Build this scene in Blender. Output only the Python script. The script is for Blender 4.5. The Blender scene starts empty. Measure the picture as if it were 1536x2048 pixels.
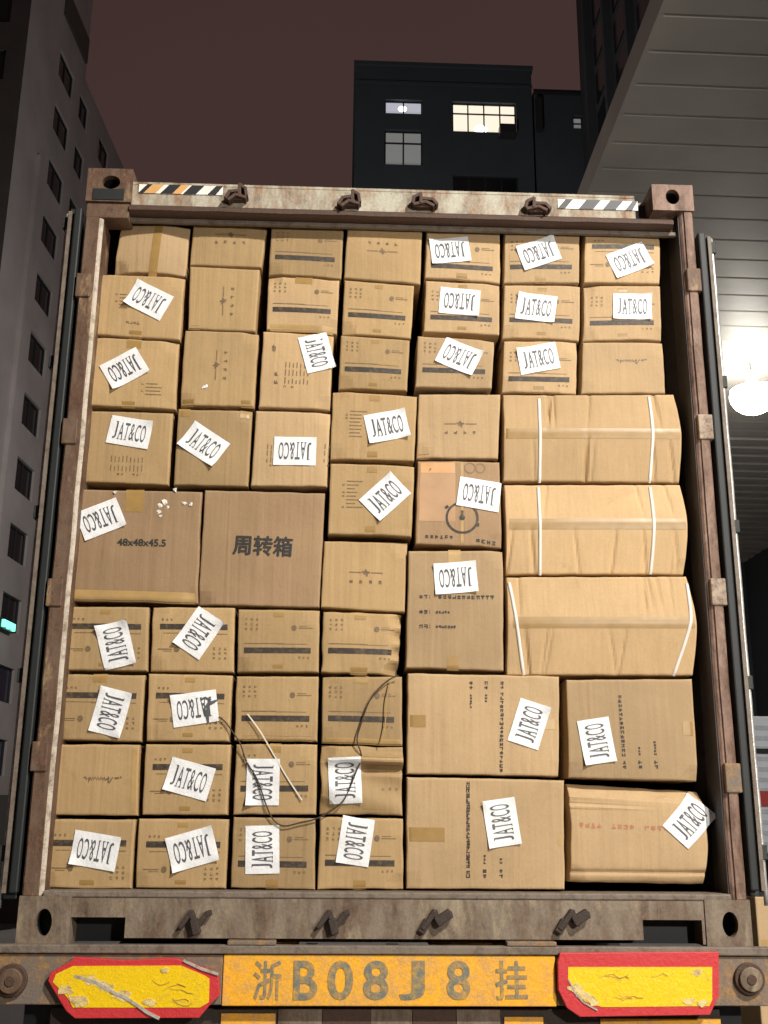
import bpy, math, random
from mathutils import Vector, Matrix, noise
random.seed(7)
S = bpy.context.scene
COL = S.collection

# ------------------------------------------------------------------ camera
Z0 = 1.15                                   # underside of the container above the ground
CX, CY, CZ, YAW, PITCH, ROLL, FPX = -0.16590, -3.83011, 0.39555 + Z0, 0.0363937, 0.2782498, 0.00800125, 2165.638
cy, sy, cp, sp, cr, sr = math.cos(YAW), math.sin(YAW), math.cos(PITCH), math.sin(PITCH), math.cos(ROLL), math.sin(ROLL)
FW = Vector((sy*cp, cy*cp, sp)); _r = Vector((cy, -sy, 0)); _u = _r.cross(FW)
RT = cr*_r + sr*_u; UP = -sr*_r + cr*_u
CAM = Vector((CX, CY, CZ))
cam = bpy.data.cameras.new('camera'); co = bpy.data.objects.new('camera', cam); COL.objects.link(co)
m = Matrix((RT, UP, -FW)).transposed().to_4x4(); m.translation = CAM; co.matrix_world = m
cam.sensor_fit = 'VERTICAL'; cam.sensor_height = 24; cam.lens = FPX/2048*24
cam.clip_start = .05; cam.clip_end = 600
S.camera = co
# ------------------------------------------------------------------ sky: night haze over a city
w = bpy.data.worlds.new('World'); S.world = w; w.use_nodes = True
nt = w.node_tree; nt.nodes.clear()
out = nt.nodes.new('ShaderNodeOutputWorld'); bg = nt.nodes.new('ShaderNodeBackground')
tc = nt.nodes.new('ShaderNodeTexCoord'); nz = nt.nodes.new('ShaderNodeTexNoise'); nz.inputs['Scale'].default_value = 1.6
nz.inputs['Detail'].default_value = 1
rp = nt.nodes.new('ShaderNodeValToRGB')
rp.color_ramp.elements[0].position = .36; rp.color_ramp.elements[0].color = (.042, .0245, .0225, 1)
rp.color_ramp.elements[1].position = .62; rp.color_ramp.elements[1].color = (.056, .031, .028, 1)
nt.links.new(tc.outputs['Generated'], nz.inputs['Vector']); nt.links.new(nz.outputs['Fac'], rp.inputs['Fac'])
nt.links.new(rp.outputs['Color'], bg.inputs['Color']); bg.inputs['Strength'].default_value = 1.0
nt.links.new(bg.outputs[0], out.inputs[0])
S.view_settings.view_transform = 'Standard'; S.view_settings.look = 'None'
S.view_settings.exposure = 0; S.view_settings.gamma = 1
try: S.cycles.sample_clamp_indirect = 3
except Exception: pass
KEY = (3.9, -6.3, 7.25 + Z0); KEY_W = 5000   # high lamp under the canopy, behind the camera
FLOOD = (2.3, -4.7, 1.55 + Z0); FLOOD_W = 530  # low fill light added behind the camera
POLE = (.3, 26, 13.0); POLE_W = 5600           # unseen light pole added behind the container
def lamp_light(name, loc, watts, col, rad, parent=None, aim=None, cone=120):
    l = bpy.data.lights.new(name, 'SPOT' if aim else 'POINT')
    if aim: l.spot_size = math.radians(cone); l.spot_blend = .35
    l.energy = watts; l.color = col; l.shadow_soft_size = rad
    o = bpy.data.objects.new(name, l); COL.objects.link(o); o.location = loc
    if aim: o.rotation_euler = (Vector(aim)-Vector(loc)).to_track_quat('-Z', 'Y').to_euler()
    if parent: o.parent = parent; o.matrix_parent_inverse = Matrix.Translation(-Vector(parent.location))
    return o

def ray(px, py):
    return RT*((px-768)/FPX) + UP*((1024-py)/FPX) + FW
def at(px, py, Y=0.0):                      # point of the plane y = Y seen at a photo pixel
    d = ray(px, py); return CAM + d*((Y-CY)/d.y)

# ------------------------------------------------------------------ materials
MATS = {}
def new_mat(name):
    mt = bpy.data.materials.new(name); mt.use_nodes = True
    n = mt.node_tree; b = n.nodes['Principled BSDF']; MATS[name] = mt
    return mt, n, b
def L(n, a, b): n.links.new(a, b)
def coords(n, kind='Object', scale=(1, 1, 1)):
    t = n.nodes.new('ShaderNodeTexCoord'); mp = n.nodes.new('ShaderNodeMapping'); mp.inputs['Scale'].default_value = scale
    L(n, t.outputs[kind], mp.inputs[0]); return mp.outputs[0]
def nois(n, vec, scale, detail=4, rough=.55, dist=0):
    t = n.nodes.new('ShaderNodeTexNoise'); t.inputs['Scale'].default_value = scale; t.inputs['Detail'].default_value = detail
    t.inputs['Roughness'].default_value = rough; t.inputs['Distortion'].default_value = dist
    L(n, vec, t.inputs['Vector']); return t.outputs['Fac']
def ramp(n, fac, stops):
    r = n.nodes.new('ShaderNodeValToRGB'); e = r.color_ramp.elements
    e[0].position, e[0].color = stops[0][0], (*stops[0][1], 1); e[1].position, e[1].color = stops[-1][0], (*stops[-1][1], 1)
    for p, c in stops[1:-1]: x = e.new(p); x.color = (*c, 1)
    L(n, fac, r.inputs[0]); return r.outputs[0]
def mixc(n, fac, a, b, mode='MIX'):
    x = n.nodes.new('ShaderNodeMix'); x.data_type = 'RGBA'; x.blend_type = mode
    for s, v in ((x.inputs[0], fac), (x.inputs[6], a), (x.inputs[7], b)):
        if hasattr(v, 'links'): L(n, v, s)
        elif isinstance(v, tuple): s.default_value = (*v, 1)
        else: s.default_value = v
    return x.outputs[2]
def bump(n, b, h, strength, dist):
    x = n.nodes.new('ShaderNodeBump'); x.inputs['Strength'].default_value = strength; x.inputs['Distance'].default_value = dist
    L(n, h, x.inputs['Height'])
    prev = b.inputs['Normal']
    if prev.links: L(n, prev.links[0].from_socket, x.inputs['Normal'])
    L(n, x.outputs[0], prev)
def plain(name, col, rough=.6, metal=0, var=.12, scale=8, bmp=.0, emit=None):
    mt, n, b = new_mat(name); v = coords(n)
    f = nois(n, v, scale, 5)
    lo = tuple(c*(1-var) for c in col); hi = tuple(min(1, c*(1+var)) for c in col)
    L(n, ramp(n, f, [(.3, lo), (.7, hi)]), b.inputs['Base Color'])
    b.inputs['Roughness'].default_value = rough; b.inputs['Metallic'].default_value = metal
    if bmp: bump(n, b, nois(n, v, scale*6, 4), bmp, .004)
    if emit: b.inputs['Emission Color'].default_value = (*emit[0], 1); b.inputs['Emission Strength'].default_value = emit[1]
    return mt
def cardboard(name, col, amp=1.0):
    mt, n, b = new_mat(name)
    v = coords(n); oi = n.nodes.new('ShaderNodeObjectInfo')
    add = n.nodes.new('ShaderNodeVectorMath'); add.operation = 'ADD'
    cmb = n.nodes.new('ShaderNodeCombineXYZ'); ml = n.nodes.new('ShaderNodeMath'); ml.operation = 'MULTIPLY'; ml.inputs[1].default_value = 40
    L(n, oi.outputs['Random'], ml.inputs[0]); L(n, ml.outputs[0], cmb.inputs[0]); L(n, ml.outputs[0], cmb.inputs[2])
    L(n, v, add.inputs[0]); L(n, cmb.outputs[0], add.inputs[1]); v = add.outputs[0]
    big = nois(n, v, 3.2, 3); fine = nois(n, v, 160, 3, .7)
    mp = n.nodes.new('ShaderNodeMapping'); mp.inputs['Scale'].default_value = (70, 70, 2.2); L(n, v, mp.inputs[0])
    flute = nois(n, mp.outputs[0], 1.0, 2)
    mp2 = n.nodes.new('ShaderNodeMapping'); mp2.inputs['Scale'].default_value = (16, 16, .8); L(n, v, mp2.inputs[0])
    crease = nois(n, mp2.outputs[0], 1.0, 2, .5, .6)
    c = mixc(n, .16, col, (1, 1, 1), 'MIX'); base = col
    lo = tuple(x*.84 for x in col); hi = tuple(min(1, x*1.13) for x in col)
    c = ramp(n, big, [(.25, lo), (.75, hi)])
    c = mixc(n, .22, c, ramp(n, fine, [(.25, tuple(x*.6 for x in col)), (.75, tuple(min(1, x*1.3) for x in col))]))
    c = mixc(n, .13, c, ramp(n, flute, [(.3, tuple(x*.72 for x in col)), (.7, tuple(min(1, x*1.18) for x in col))]))
    # each carton its own shade of brown
    hsv = n.nodes.new('ShaderNodeHueSaturation')
    mr = n.nodes.new('ShaderNodeMapRange'); L(n, oi.outputs['Random'], mr.inputs[0]); mr.inputs[3].default_value = .80; mr.inputs[4].default_value = 1.13
    L(n, mr.outputs[0], hsv.inputs['Value']); hsv.inputs['Saturation'].default_value = 1.0; L(n, c, hsv.inputs['Color'])
    # scuffs
    sc = nois(n, v, 14, 6, .75, .8)
    scf = ramp(n, sc, [(.62, (0, 0, 0)), (.74, (.35, .35, .35))])
    c = mixc(n, scf, hsv.outputs[0], tuple(x*.62 for x in col))
    geo = n.nodes.new('ShaderNodeNewGeometry')
    bright_edge = ramp(n, geo.outputs['Pointiness'], [(.515, (0, 0, 0)), (.60, (.55, .55, .55))])  # bright edges put into the colour along convex corners
    c = mixc(n, bright_edge, c, tuple(min(1, x*1.45+.05) for x in col))
    st = nois(n, v, 5.5, 6, .7, 1.2); c = mixc(n, ramp(n, st, [(.60, (0, 0, 0)), (.72, (.40, .40, .40))]), c, tuple(x*.70 for x in col))
    L(n, c, b.inputs['Base Color']); b.inputs['Roughness'].default_value = .72
    b.inputs['Specular IOR Level'].default_value = .3
    bump(n, b, flute, .30*amp, .003); bump(n, b, crease, .55*amp, .010); bump(n, b, nois(n, v, 9, 3), .35*amp, .012)
    bump(n, b, fine, .15, .002)
    return mt
CB_Y = cardboard('cardboard_yellow', (.388, .258, .122))
CB_P = cardboard('cardboard_tan', (.450, .306, .162))
CB_D = cardboard('cardboard_dark', (.340, .218, .118), 1.0)
CB_W = cardboard('cardboard_wrinkled', (.500, .335, .172), .8)
def ink(name, col, base, thr=.5):
    mt, n, b = new_mat(name); v = coords(n); f = nois(n, v, 55, 5, .7)
    L(n, ramp(n, f, [(thr-.06, col), (thr+.2, tuple(a*.7+c*.3 for a, c in zip(col, base)))]), b.inputs['Base Color'])
    b.inputs['Roughness'].default_value = .6; return mt
INK = ink('printed_ink', (.034, .025, .018), (.45, .28, .12), .56)
INK_F = ink('faint_printed_ink', (.17, .11, .052), (.45, .28, .12), .45)
INK_M = ink('brown_printed_ink', (.125, .083, .045), (.45, .28, .12), .45)
INK_R = ink('red_printed_ink', (.42, .16, .075), (.45, .28, .13), .42)
PAPER = plain('white_paper', (.78, .78, .78), .55, var=.05, scale=14, bmp=.5)
TAPE = plain('brown_packing_tape', (.33, .20, .065), .40, var=.1, scale=25)
TAPE_L = plain('pale_packing_tape', (.43, .275, .105), .42, var=.08, scale=25)
STRAP = plain('white_plastic_strap', (.74, .69, .62), .35, var=.08)
STICK = plain('orange_sticker', (.62, .33, .14), .5)
PATCH = plain('tan_paper_patch', (.44, .26, .135), .6)
BLACKTXT = plain('black_print', (.085, .085, .095), .5)
BLACKINK = plain('solid_black_ink', (.022, .020, .018), .6)
def rusty(name, paint, rust, amount=.5, scale=5, metal=.0, streak=1.0, rough=.65, dark=(.05, .032, .022), patch=None, pk=.60):
    mt, n, b = new_mat(name); v = coords(n); vs = coords(n, scale=(1, 1, streak))
    a = nois(n, vs, scale*2.2, 10, .74, .25); f = nois(n, v, scale*7, 6, .7)
    r = mixc(n, ramp(n, f, [(.35, (0, 0, 0)), (.68, (1, 1, 1))]), rust, dark)
    k = 1-amount
    c = mixc(n, ramp(n, a, [(k-.12, (0, 0, 0)), (k+.10, (1, 1, 1))]), paint, r)
    if patch: c = mixc(n, ramp(n, nois(n, coords(n, scale=(1, 1, .35)), scale*1.3, 9, .75, .3), [(pk-.06, (0, 0, 0)), (pk+.07, (.8, .8, .8))]), c, patch)
    g = nois(n, v, scale*22, 4, .7)
    c = mixc(n, .45, c, ramp(n, g, [(.3, (.35, .32, .3)), (.7, (1, 1, 1))]), 'MULTIPLY')
    L(n, c, b.inputs['Base Color']); b.inputs['Roughness'].default_value = rough; b.inputs['Metallic'].default_value = metal
    bump(n, b, a, .5, .006); bump(n, b, f, .5, .004)
    return mt
POST = rusty('rusty_brown_paint', (.175, .110, .070), (.16, .068, .030), .50, 6, streak=.35, patch=(.54, .38, .19), pk=.61)
POST_R = rusty('rusty_pinkish_paint', (.29, .18, .13), (.16, .070, .035), .48, 8, streak=.35, patch=(.50, .38, .30), pk=.62)
SILLM = rusty('worn_grey_brown_steel', (.25, .195, .140), (.17, .095, .050), .48, 4.5, streak=.35, patch=(.40, .32, .20), pk=.60)
CREAM = rusty('worn_cream_paint', (.50, .47, .37), (.34, .145, .045), .455, 4.0, streak=.35)
LIP = rusty('grey_steel_lip', (.215, .17, .13), (.12, .08, .055), .4, 9)
LIPB = rusty('lit_cream_edge', (.60, .52, .42), (.25, .15, .09), .40, 9)  # light on the left post's inner edge put into the cream
INNER = rusty('shaded_inner_wall', (.060, .055, .062), (.045, .03, .025), .4, 6)  # shade of the container interior put into this dark colour
DARKM = plain('black_rubber_and_shade', (.012, .014, .014), .6)  # gasket rubber; also painted shade inside holes and gaps
DOORM = rusty('dark_green_door_steel', (.022, .030, .028), (.035, .022, .016), .38, 6)
STEEL = plain('galvanised_rod', (.55, .54, .52), .35, .5, var=.3, scale=20, bmp=.3)
RUSTB = rusty('rusted_bracket', (.075, .042, .028), (.13, .055, .028), .5, 20)
BRKT = rusty('dark_bracket', (.045, .030, .022), (.08, .045, .028), .4, 30)
YEL = rusty('worn_yellow_paint', (.98, .47, .022), (.62, .34, .12), .43, 7, dark=(.72, .40, .12))
RTAR = rusty('rust_and_yellow_paint', (.19, .15, .12), (.52, .27, .06), .44, 9, dark=(.2, .12, .06))
RED = rusty('red_reflective_film', (.66, .040, .045), (.45, .10, .07), .28, 12, rough=.4, dark=(.2, .03, .03))
REFY = rusty('yellow_reflective_film', (1.0, .66, .006), (.66, .42, .06), .34, 8, rough=.35, dark=(.40, .30, .12))
SCRAPE = rusty('scraped_pale_metal', (.55, .50, .42), (.4, .3, .15), .4, 30)
STENCIL = rusty('worn_grey_green_stencil', (.185, .20, .165), (.80, .42, .045), .46, 12, dark=(.36, .25, .09))
WHITEP = plain('white_tape', (.80, .77, .70), .5, var=.12, scale=30)
BLKP = plain('black_tape', (.02, .02, .022), .5)
ORGP = plain('orange_stain_tape', (.66, .36, .13), .5)

# ------------------------------------------------------------------ mesh helpers
class MB:
    def __init__(s): s.v = []; s.f = []; s.m = []
    def add(s, pts): i = len(s.v); s.v += [tuple(p) for p in pts]; return i
    def face(s, ids, m=0): s.f.append(tuple(ids)); s.m.append(m)
    def poly(s, pts, m=0): i = s.add(pts); s.face(range(i, i+len(pts)), m)
    def box(s, x0, x1, y0, y1, z0, z1, m=0):
        i = s.add([(x0,y0,z0),(x1,y0,z0),(x1,y1,z0),(x0,y1,z0),(x0,y0,z1),(x1,y0,z1),(x1,y1,z1),(x0,y1,z1)])
        for q in ((0,3,2,1),(4,5,6,7),(0,1,5,4),(1,2,6,5),(2,3,7,6),(3,0,4,7)): s.face([i+k for k in q], m)
    def prism(s, poly, y0, y1, m=0):        # outline of (x,z) points, counter-clockwise seen from the front, front at y0
        n = len(poly); i = s.add([(x, y0, z) for x, z in poly]+[(x, y1, z) for x, z in poly])
        s.face(range(i, i+n), m); s.face(reversed(range(i+n, i+2*n)), m)
        for k in range(n): j = (k+1) % n; s.face((i+k, i+n+k, i+n+j, i+j), m)
    def tube(s, pts, r, n=8, m=0, cap=True):
        rings = []
        for k, p in enumerate(pts):
            p = Vector(p); a = Vector(pts[max(k-1, 0)]); b = Vector(pts[min(k+1, len(pts)-1)]); d = (b-a).normalized()
            u = d.cross(Vector((0, 0, 1)) if abs(d.z) < .9 else Vector((1, 0, 0))).normalized(); w_ = d.cross(u)
            rr = r[k] if isinstance(r, (list, tuple)) else r
            rings.append(s.add([p+(u*math.cos(t)+w_*math.sin(t))*rr for t in [2*math.pi*q/n for q in range(n)]]))
        for a, b in zip(rings, rings[1:]):
            for q in range(n): s.face((a+q, a+(q+1) % n, b+(q+1) % n, b+q), m)
        if cap:
            s.face(reversed(range(rings[0], rings[0]+n)), m); s.face(range(rings[-1], rings[-1]+n), m)
    def build(s, name, mats, parent=None, smooth=False, bevel=0):
        me = bpy.data.meshes.new(name); me.from_pydata(s.v, [], s.f)
        if not isinstance(mats, (list, tuple)): mats = [mats]
        for mm in mats: me.materials.append(mm)
        for p, mi in zip(me.polygons, s.m): p.material_index = mi; p.use_smooth = smooth
        me.validate(); me.update()
        o = bpy.data.objects.new(name, me); COL.objects.link(o)
        if parent: o.parent = parent; o.matrix_parent_inverse = Matrix.Translation(-Vector(parent.location))
        if bevel:
            b = o.modifiers.new('bevel', 'BEVEL'); b.width = bevel; b.segments = 2; b.limit_method = 'ANGLE'
        return o
def tag(o, label=None, cat=None, group=None, kind=None):
    if label: o['label'] = label
    if cat: o['category'] = cat
    if group: o['group'] = group
    if kind: o['kind'] = kind
    return o
def empty(name, loc, label, cat, group=None):
    o = bpy.data.objects.new(name, None); COL.objects.link(o); o.location = loc; o.empty_display_size = .1
    return tag(o, label, cat, group)
def boxpart(name, mat, parent, *a, bevel=0):
    b = MB(); b.box(*a); return b.build(name, mat, parent, bevel=bevel)

_tc = {}
def text_polys(txt, bold=0.0):              # outline text as 2-D polygons, bounding box scaled to 0..1
    if (txt, bold) in _tc: return _tc[(txt, bold)]
    cu = bpy.data.curves.new('txt', 'FONT'); cu.body = txt; cu.offset = bold; cu.resolution_u = 4
    o = bpy.data.objects.new('txt', cu); COL.objects.link(o)
    dg = bpy.context.evaluated_depsgraph_get(); dg.update(); ev = o.evaluated_get(dg); me = ev.to_mesh()
    V = [(v.co.x, v.co.y) for v in me.vertices]; F = [tuple(p.vertices) for p in me.polygons]
    ev.to_mesh_clear(); bpy.data.objects.remove(o); bpy.data.curves.remove(cu)
    x0 = min(a for a, b in V); x1 = max(a for a, b in V); y0 = min(b for a, b in V); y1 = max(b for a, b in V)
    V = [((a-x0)/(x1-x0), (b-y0)/(y1-y0)) for a, b in V]
    _tc[(txt, bold)] = (V, F, (x1-x0)/(y1-y0)); return _tc[(txt, bold)]

# ------------------------------------------------------------------ shipping container (rear end, doors folded back)
HW = 1.219; HT = 2.896; LEN = 12.19
cont = empty('shipping_container', (0, 0, Z0), 'rusty high cube shipping container with open doors, packed with brown cartons', 'container')
def wz(z): return z+Z0
def casting(x0, x1, z0, z1, cx, cz, rx, rz, mat, depth=.16, hook=False):
    mb = MB(); y = -.006; n = 24
    outer = []
    for k in range(n):
        t = 2*math.pi*k/n; c, s = math.cos(t), math.sin(t)
        k1 = min(((x1-cx)/c if c > 1e-6 else (x0-cx)/c if c < -1e-6 else 9), ((z1-cz)/s if s > 1e-6 else (z0-cz)/s if s < -1e-6 else 9))
        outer.append((cx+c*k1, cz+s*k1))
    # snap the nearest ring point to each corner so the face stays a clean rectangle
    for (ax, az) in ((x0, z0), (x1, z0), (x1, z1), (x0, z1)):
        k = min(range(n), key=lambda q: (outer[q][0]-ax)**2+(outer[q][1]-az)**2); outer[k] = (ax, az)
    inner = [(cx+rx*math.cos(2*math.pi*k/n), cz+rz*math.sin(2*math.pi*k/n)) for k in range(n)]
    a = mb.add([(x, y, z) for x, z in outer]); b = mb.add([(x, y, z) for x, z in inner])
    c = mb.add([(x, y+.025, z) for x, z in inner]); d = mb.add([(x, depth, z) for x, z in outer])
    e = mb.add([(cx+(x-cx)*1.25, y+.10, cz+(z-cz)*1.25) for x, z in inner])
    for k in range(n):
        j = (k+1) % n
        mb.face((a+k, a+j, b+j, b+k)); mb.face((b+k, b+j, c+j, c+k)); mb.face((c+k, c+j, e+j, e+k), 1); mb.face((a+j, a+k, d+k, d+j))
    mb.face(range(e, e+n), 1)
    mb.face(range(d, d+n))
    return mb
def P2(px, py): p = at(px, py, 0); return p.x, p.z
# corner castings: x0,x1,z0,z1 from the real container, holes as seen
casting(-HW, -HW+.178, wz(HT-.118-.03), wz(HT), -HW+.095, wz(HT-.062), .036, .030, POST).build('corner_casting', [POST, DARKM], cont)
casting(HW-.168, HW, wz(HT-.118), wz(HT), HW-.085, wz(HT-.056), .028, .034, POST_R).build('corner_casting', [POST_R, DARKM], cont)
casting(-HW, -HW+.172, wz(0), wz(.150), -HW+.086, wz(.068), .027, .043, SILLM).build('corner_casting', [SILLM, DARKM], cont)
casting(HW-.155, HW, wz(0), wz(.150), HW-.072, wz(.072), .027, .040, SILLM).build('corner_casting', [SILLM, DARKM], cont)
for sx in (-1, 1):
    for z in (0, HT-.118):
        x0, x1 = sorted((sx*HW, sx*(HW-.162)))
        boxpart('corner_casting', POST, cont, x0, x1, LEN-.178, LEN, wz(z), wz(z+.118), bevel=.006)
# black box painted as the shaded slot under the top left casting and the bracket plate beneath it
boxpart('casting_slot_shade', DARKM, cont, -HW+.028, -HW+.150, -.010, .02, wz(HT-.142), wz(HT-.094))
boxpart('casting_skirt', POST, cont, -HW+.004, -HW+.172, .004, .10, wz(HT-.215), wz(HT-.149), bevel=.004)
# corner posts
def post(name, xo, xi, z0, z1, mat, wav=.0):
    mb = MB(); n = 60
    sx = 1 if xo > 0 else -1
    prof = [(xo, .14), (xo, .006), (xo-sx*.006, 0), (xi+sx*.017, 0), (xi+sx*.015, .008), (xi+sx*.008, .009), (xi, .016), (xi, .14)]
    rings = []
    for k in range(n+1):
        z = z0+(z1-z0)*k/n
        dx = .0022*noise.noise((1.7*sx, 0, z*5))
        rings.append(mb.add([(x+dx, y+.0015*noise.noise((x*9, 3, z*11)), z) for x, y in prof]))
    for a, b in zip(rings, rings[1:]):
        for q in range(len(prof)-1):
            f = (a+q, a+q+1, b+q+1, b+q); mb.face(f if sx < 0 else f[::-1], 1 if (q in (4, 5) and sx < 0) else (2 if q == 6 and sx > 0 else 0))  # left edge coloured as lit, right return coloured as shaded
        q = len(prof)-1; f = (a+q, a, b, b+q); mb.face(f if sx < 0 else f[::-1], 0)
    mb.face(range(rings[0], rings[0]+len(prof))); mb.face(range(rings[-1], rings[-1]+len(prof)))
    return mb.build(name, [mat, LIPB, INNER], cont)
post('corner_post', -HW+.004, -HW+.074, wz(.151), wz(HT-.216), POST)
post('corner_post', HW-.006, HW-.058, wz(.151), wz(HT-.119), POST_R)
# return behind the right post, its shade put into the colour
mb = MB(); mb.box(HW-.062, HW-.0585, .02, .16, wz(.165), wz(HT-.12)); mb.build('door_jamb', INNER, cont)
# hinge lugs on the posts
LIPC = rusty('tan_lug_paint', (.46, .36, .27), (.25, .15, .09), .45, 14)
for sx, zs in ((-1, (.55, 1.12, 1.73, 2.33)), (1, (.50, 1.16, 1.80, 2.42))):
    for k, z in enumerate(zs):
        x0, x1 = sorted((sx*(HW-.050), sx*(HW+.006)))
        boxpart('hinge_lug', LIPC if (k in (1, 2) and sx > 0) else (RTAR if (k == 0 and sx > 0) else POST), cont, x0, x1, -.008, .03, wz(z), wz(z+.10), bevel=.004)
# header: pale rusty plate, grey steel lip, roof
zt = wz(HT-.052)
mb = MB(); mb.box(-HW+.1725, HW-.235, .012, .05, wz(2.744), wz(2.838)); mb.box(-HW+.1725, HW-.235, .0125, .10, wz(2.8385), wz(2.852))
mb.build('header_plate', CREAM, cont, bevel=.003)
mb = MB()
n = 50; xs = [-HW+.1725+(2*HW-.26)*k/n for k in range(n+1)]
a = [mb.add([(x, .008, wz(2.744)), (x, -.004+.003*noise.noise((x*6, 1, 1)), wz(2.733)), (x, -.004, wz(2.716+.004*noise.noise((x*8, 2, 1)))), (x, .012, wz(2.708)), (x, .10, wz(2.708)), (x, .10, wz(2.744))]) for x in xs]
for p, q in zip(a, a[1:]):
    for k in range(6): mb.face((p+k, p+(k+1) % 6, q+(k+1) % 6, q+k))
mb.face(range(a[0], a[0]+6)); mb.face(range(a[-1], a[-1]+6))
mb.build('header_lip', RUSTB, cont)
mb = MB(); mb.box(-HW+.076, HW-.060, .040, .062, wz(2.690), wz(2.7075)); mb.box(-HW+.076, HW-.060, .0625, .085, wz(2.72), wz(2.745)); mb.build('door_seal_rail', LIP, cont, bevel=.004)
boxpart('roof', INNER, cont, -HW+.01, HW-.01, .1005, LEN, wz(2.80), wz(2.862))
boxpart('roof', CREAM, cont, -HW+.01, HW-.01, .1005, LEN, wz(2.8625), wz(2.875))
# walls: corrugated outside, lining inside with its shade put into the colour
def corrug(name, x, sx, mat):
    mb = MB(); ys = []; y = .1405; 
    while y < LEN-.18: ys += [(y, 0), (y+.07, 0), (y+.14, .036), (y+.21, .036)]; y += .28
    a = [mb.add([(x-sx*d, yy, wz(.06)), (x-sx*d, yy, wz(2.80))]) for yy, d in ys]
    for p, q in zip(a, a[1:]): mb.face((p, q, q+1, p+1))
    return mb.build(name, mat, cont)
for sx in (-1, 1):
    corrug('side_wall', sx*(HW-.004), sx, SILLM); corrug('wall_lining', sx*(HW-.034), sx, INNER)
    x0, x1 = sorted((sx*HW, sx*(HW-.06)))
    boxpart('side_rail', SILLM, cont, x0, x1, .18, LEN-.18, wz(0), wz(.059)); boxpart('side_rail', SILLM, cont, x0, x1, .18, LEN-.18, wz(2.8005), wz(2.861))
boxpart('front_wall', SILLM, cont, -HW+.02, HW-.02, LEN-.05, LEN-.02, wz(.06), wz(2.80))
boxpart('floor', LIP, cont, -HW+.03, HW-.03, .10, LEN-.05, wz(.10), wz(.155))
# door sill with its forklift-like notches
zb, zl, zn = P2(500, 1877)[1], P2(500, 1797)[1], P2(500, 1836)[1]
xl0, xl1 = P2(141, 1850)[0], P2(250, 1850)[0]; xr0, xr1 = P2(1286, 1850)[0], P2(1404, 1850)[0]
mb = MB()
mb.prism([(-HW+.1725, wz(.008)), (xl0, wz(.008)), (xl0, zn), (xl1, zn), (xl1, zb), (xr0, zb), (xr0, zn), (xr1, zn), (xr1, wz(.008)), (HW-.1555, wz(.008)), (HW-.1555, zl), (-HW+.1725, zl)], .0, .09)
mb.build('door_sill', SILLM, cont, bevel=.003)
mb = MB(); mb.box(-HW+.075, HW-.06, -.004, .13, zl+.0005, P2(500, 1783)[1]); mb.build('sill_lip', LIP, cont, bevel=.005)
boxpart('sill_backing', DARKM, cont, -HW+.02, HW-.02, .0905, .30, wz(.002), zl-.01)
# writing-like lock keepers welded on the sill and on the header
def stroke_prism(mb, pts, wd, y0, y1):
    y0 = y0+.0006
    for (a, b), (ww0, ww1) in zip(zip(pts, pts[1:]), [(wd, wd)]*len(pts)):
        y0 -= .0006
        a = Vector((a[0], a[1])); b = Vector((b[0], b[1])); d = (b-a).normalized(); nrm = Vector((-d.y, d.x)); a -= d*wd*.25; b += d*wd*.25
        q = [a-nrm*ww0/2, b-nrm*ww1/2, b+nrm*ww1/2, a+nrm*ww0/2]; mb.prism([(p.x, p.y) for p in q], y0, y1)
for k, (px, mir) in enumerate(((392, 0), (667, 0), (867, 1), (1140, 1))):
    mb = MB(); py = 1839
    pts = [(-30, 14), (-8, -16), (2, 16), (22, -12), (30, -15)] if not mir else [(-22, 16), (-17, 10), (2, -17), (8, 4), (12, 8), (26, -10), (34, -12)]
    W_ = [P2(px+a, py+b) for a, b in pts]
    stroke_prism(mb, W_, .017, -.030, -.002)
    if mir: stroke_prism(mb, [P2(px+8, py+2), P2(px+30, py-12)], .030, -.034, -.003); stroke_prism(mb, [P2(px-24, py+22), P2(px-14, py+4)], .026, -.026, -.004)
    else: stroke_prism(mb, [P2(px-2, py+2), P2(px+3, py+24)], .026, -.034, -.003)
    mb.build('lock_keeper', BRKT, cont, bevel=.003)
for k, (px, py) in enumerate(((472, 392), (697, 404), (850, 407), (1075, 416))):
    mb = MB()
    for a in ([(-20, 10), (-12, -2), (6, -4), (10, 8)], [(8, 6), (8, -16), (20, -8), (22, 6)], [(-14, 14), (0, 4), (20, 10)]):
        aa = a if k < 2 else [(-x, y) for x, y in a][::-1]
        if k >= 2: aa = [(x*1.15, y*.8) for x, y in aa]
        stroke_prism(mb, [P2(px+x, py+y) for x, y in aa], .013, -.030, .011)
    stroke_prism(mb, [P2(px-16, py+8), P2(px+18, py+8)], .016, -.016, .0115)
    mb.build('lock_keeper', RUSTB, cont, bevel=.002)
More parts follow.
